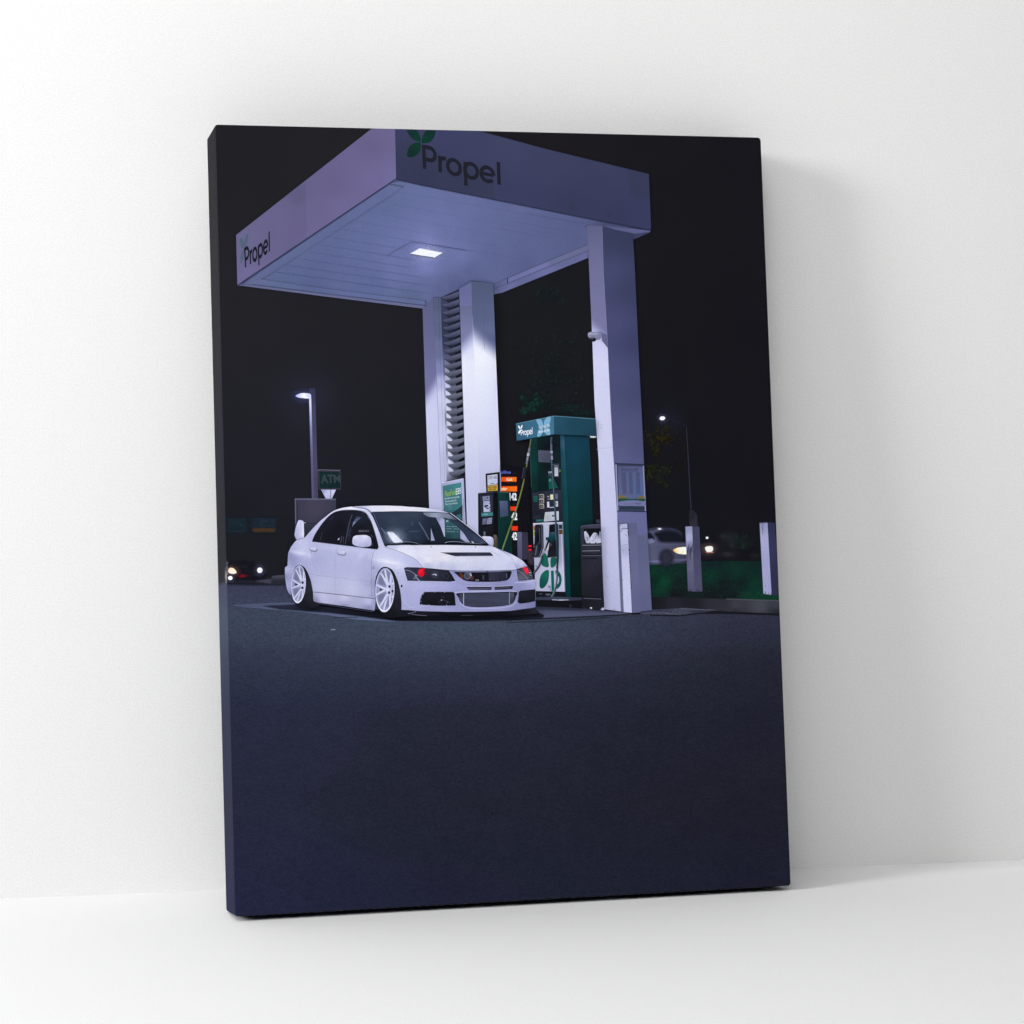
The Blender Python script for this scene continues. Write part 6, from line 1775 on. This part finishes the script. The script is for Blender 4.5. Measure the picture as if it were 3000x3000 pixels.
def wheel(tyre, tyre_col, c, rx, ry, rot, hub, lugs, dark_gaps, spoke_w, lab):
    w_ = part('wheel', lab)
    w_.poly(spline(C1(*tyre), 4), tyre_col, 6)
    K = 4.83
    cc = C1(c)[0]
    hb = C1(hub)[0]
    ax, ay = rx/K, ry/K
    cr_, sr_ = math.cos(rot), math.sin(rot)
    rim = lambda a, s=1.0: (cc[0]+(ax*s*math.cos(a))*cr_-(ay*s*math.sin(a))*sr_, cc[1]+(ax*s*math.cos(a))*sr_+(ay*s*math.sin(a))*cr_)
    w_.ell(cc, ax, ay, idw([(cc[0]-ax*.7, cc[1], (196, 196, 238)), (cc[0]+ax*.7, cc[1]-ay*.3, (206, 206, 244)), (cc[0], cc[1]-ay, (176, 176, 222)), (cc[0], cc[1]+ay, (230, 230, 252)), (cc[0]-ax*.5, cc[1]+ay*.8, (222, 222, 250))]), rot, 5)
    w_.ell((cc[0]+ax*.02, cc[1]), ax*.9, ay*.93, idw([(cc[0]-ax*.8, cc[1], (158, 158, 206)), (cc[0]-ax*.3, cc[1], (140, 140, 188)), (cc[0]+ax*.6, cc[1]-ay*.2, (160, 160, 212)), (cc[0], cc[1]-ay*.7, (138, 138, 184)), (cc[0], cc[1]+ay*.7, (164, 164, 212))]), rot, 5)
    # depth between the spokes
    ctr = lambda a, t, f: (hb[0]*(1-t)+rim(a, f)[0]*t, hb[1]*(1-t)+rim(a, f)[1]*t)
    for k in range(5):
        a = math.pi + k*2*math.pi/5
        b_ = a + math.pi/5
        w_.poly(spline([ctr(b_-.05, .38, .9), ctr(b_-.26, .82, .9), ctr(b_, .9, .9), ctr(b_+.26, .82, .9), ctr(b_+.05, .38, .9)], 3), mixc(dark_gaps[(2*k+1) % len(dark_gaps)], (156, 156, 206), .5))
        w_.poly(spline([ctr(a, .34, .9), ctr(a-.13, .66, .9), ctr(a, .74, .9), ctr(a+.13, .66, .9)], 3), mixc(dark_gaps[(2*k) % len(dark_gaps)], (70, 70, 98), .5))
    for k in range(5):
        for s in (-1, 1):
            c_ = math.pi + k*2*math.pi/5
            pts = spline([ctr(c_+s*.05, .25, .9), ctr(c_+s*.16, .5, .9), ctr(c_+s*.225, .78, .92), ctr(c_+s*.25, 1, .92)], 5, False)
            w_.line([(x+1.2, y+1.2) for x, y in pts], spoke_w, (134, 134, 184), spoke_w*.7)
            w_.line(pts, spoke_w, (210, 210, 244), spoke_w*.62)
    w_.ell(hb, ax*.36, ay*.3, idw([(hb[0]-ax*.3, hb[1], (216, 216, 248)), (hb[0]+ax*.3, hb[1], (176, 176, 226))]), rot, 4)
    for lx, ly in lugs:
        p = C1((lx, ly))[0]
        w_.ell(p, 3.6, 4, (66, 66, 92)); w_.ell((p[0]+.3, p[1]+.2), 2.6, 3, (30, 30, 42)); w_.ell((p[0]-.7, p[1]-1.1), .9, .8, (120, 120, 150))
    w_.ring(cc, ax, ay, ax*.085, idw([(cc[0]-ax, cc[1], (200, 200, 238)), (cc[0]+ax, cc[1], (222, 222, 250)), (cc[0], cc[1]+ay, (230, 230, 252)), (cc[0], cc[1]-ay, (176, 176, 220))]), rot)
    return w_


tyc = idw(C1.c((400, 1250, (44, 44, 58)), (420, 1420, (36, 36, 48)), (360, 1530, (26, 26, 36)), (300, 1000, (30, 30, 44)), (1650, 1300, (42, 42, 56)), (1670, 1500, (34, 34, 46)), (1560, 1640, (24, 24, 32)), (1530, 990, (30, 30, 44))))
wheel(((262, 946), (300, 954), (340, 982), (388, 1062), (428, 1172), (456, 1325), (462, 1440), (500, 1470), (545, 1505), (520, 1535), (430, 1556), (330, 1562), (265, 1545), (215, 1505), (185, 1440), (160, 1330), (160, 1180), (180, 1050), (215, 970)), tyc, (253, 1218), 101, 268, .055, (318, 1235),
      ((310, 1195), (306, 1268)), [(56, 56, 78), (92, 92, 130), (110, 110, 152), (104, 104, 146), (64, 64, 88), (96, 96, 136), (84, 84, 116), (112, 112, 156), (60, 60, 84), (90, 90, 126)], 5.0, 'rear white split-spoke wheel').build()
wheel(((1475, 970), (1530, 984), (1592, 1030), (1656, 1172), (1694, 1330), (1708, 1470), (1706, 1600), (1690, 1672), (1600, 1690), (1500, 1680), (1430, 1640), (1380, 1570), (1345, 1460), (1332, 1340), (1334, 1220), (1352, 1110), (1390, 1025), (1430, 985)), tyc, (1473, 1300), 135, 313, .03, (1540, 1290),
      ((1537, 1250), (1530, 1336), (1583, 1316)), [(84, 84, 118), (96, 96, 136), (84, 84, 116), (110, 110, 154), (56, 56, 82), (96, 96, 136), (84, 84, 116), (108, 108, 150), (80, 80, 112), (92, 92, 130)], 7.4, 'front white split-spoke wheel').build()


# ================================================================== THE ROOM
def sheet(name, V, F, mat, kind):
    me = bpy.data.meshes.new(name)
    me.from_pydata(V, [], F)
    me.materials.append(mat)
    o = bpy.data.objects.new(name, me)
    COL.objects.link(o)
    o['kind'] = kind
    return o


WALL_Y = 0.06899
sheet('wall', [(-4, WALL_Y, -.02), (4, WALL_Y, -.02), (4, WALL_Y, 3.2), (-4, WALL_Y, 3.2),
               (-4, WALL_Y+.12, -.02), (4, WALL_Y+.12, -.02), (4, WALL_Y+.12, 3.2), (-4, WALL_Y+.12, 3.2)],
      [(0, 1, 2, 3), (5, 4, 7, 6), (3, 2, 6, 7), (4, 0, 3, 7), (1, 5, 6, 2), (4, 5, 1, 0)],
      plaster('white_wall_paint', .80, .9, .03, 900), 'structure')
sheet('floor', [(-4, -5, 0), (4, -5, 0), (4, WALL_Y+.1, 0), (-4, WALL_Y+.1, 0)], [(0, 1, 2, 3)],
      plaster('white_floor', .92, .8, .03, 900), 'structure')

# ------------------------------------------------------------------ light: one big soft box up on the left, plus added wall and overhead fills
def area(name, loc, target, w, h, power, col, spread=180):
    li = bpy.data.lights.new(name, 'AREA')
    li.shape = 'RECTANGLE'; li.size = w; li.size_y = h
    li.energy = power; li.color = col
    li.spread = math.radians(spread)              # a narrow beam shapes the falloff across the wall
    o = bpy.data.objects.new(name, li)
    COL.objects.link(o)
    o.location = loc
    o.rotation_euler = (Vector(target)-Vector(loc)).to_track_quat('-Z', 'Y').to_euler()
    return o


area('softbox_lamp', (-3.4, -1.5, 1.5), (0, 0, .3), 1.1, 1.1, 100, (1, 1, .995))
area('wall_fill', (-1.0, -3.6, 2.4), (-.2, WALL_Y, .9), 1.6, 1.6, 3.6, (1, 1, .995), 40)  # added narrow-beam fill, aimed to shape the wall's brightness
area('ceiling_lamp', (-0.6, -2.0, 2.6), (0, 0, .2), 3.0, 2.4, 43, (1, 1, .995))  # added overhead fill out of view, power fitted to wall and floor tones

w = bpy.data.worlds.new('World')
scene.world = w
w.use_nodes = True
bg = w.node_tree.nodes.get('Background')
bg.inputs['Color'].default_value = (.95, .97, 1, 1)
bg.inputs['Strength'].default_value = 0.01

# ------------------------------------------------------------------ camera
cam = bpy.data.cameras.new('camera')
co = bpy.data.objects.new('camera', cam)
COL.objects.link(co)
Rm = Matrix(((0.9864239307890571, 0.013181246026463396, -0.1636889841127232),
             (-0.16394381078806766, 0.021379245634632435, -0.9862379807938753),
             (-0.009500298466457207, 0.9996845415476245, 0.023249983220732406)))
# the camera looks along -Z of its own axes
co.matrix_world = Matrix.Translation((-0.28137159649749105, -1.7362099746469046, 0.314546192525027)) @ Rm.to_4x4()
cam.lens = 87.174
cam.sensor_width = 36
cam.clip_start = 0.01
cam.clip_end = 100
scene.camera = co

scene.render.engine = 'CYCLES'
scene.cycles.transparent_max_bounces = 32
scene.cycles.max_bounces = 8
scene.cycles.use_denoising = True
scene.view_settings.view_transform = 'Standard'
scene.view_settings.look = 'None'
scene.view_settings.exposure = 0
scene.view_settings.gamma = 1
scene.view_settings.use_curve_mapping = False
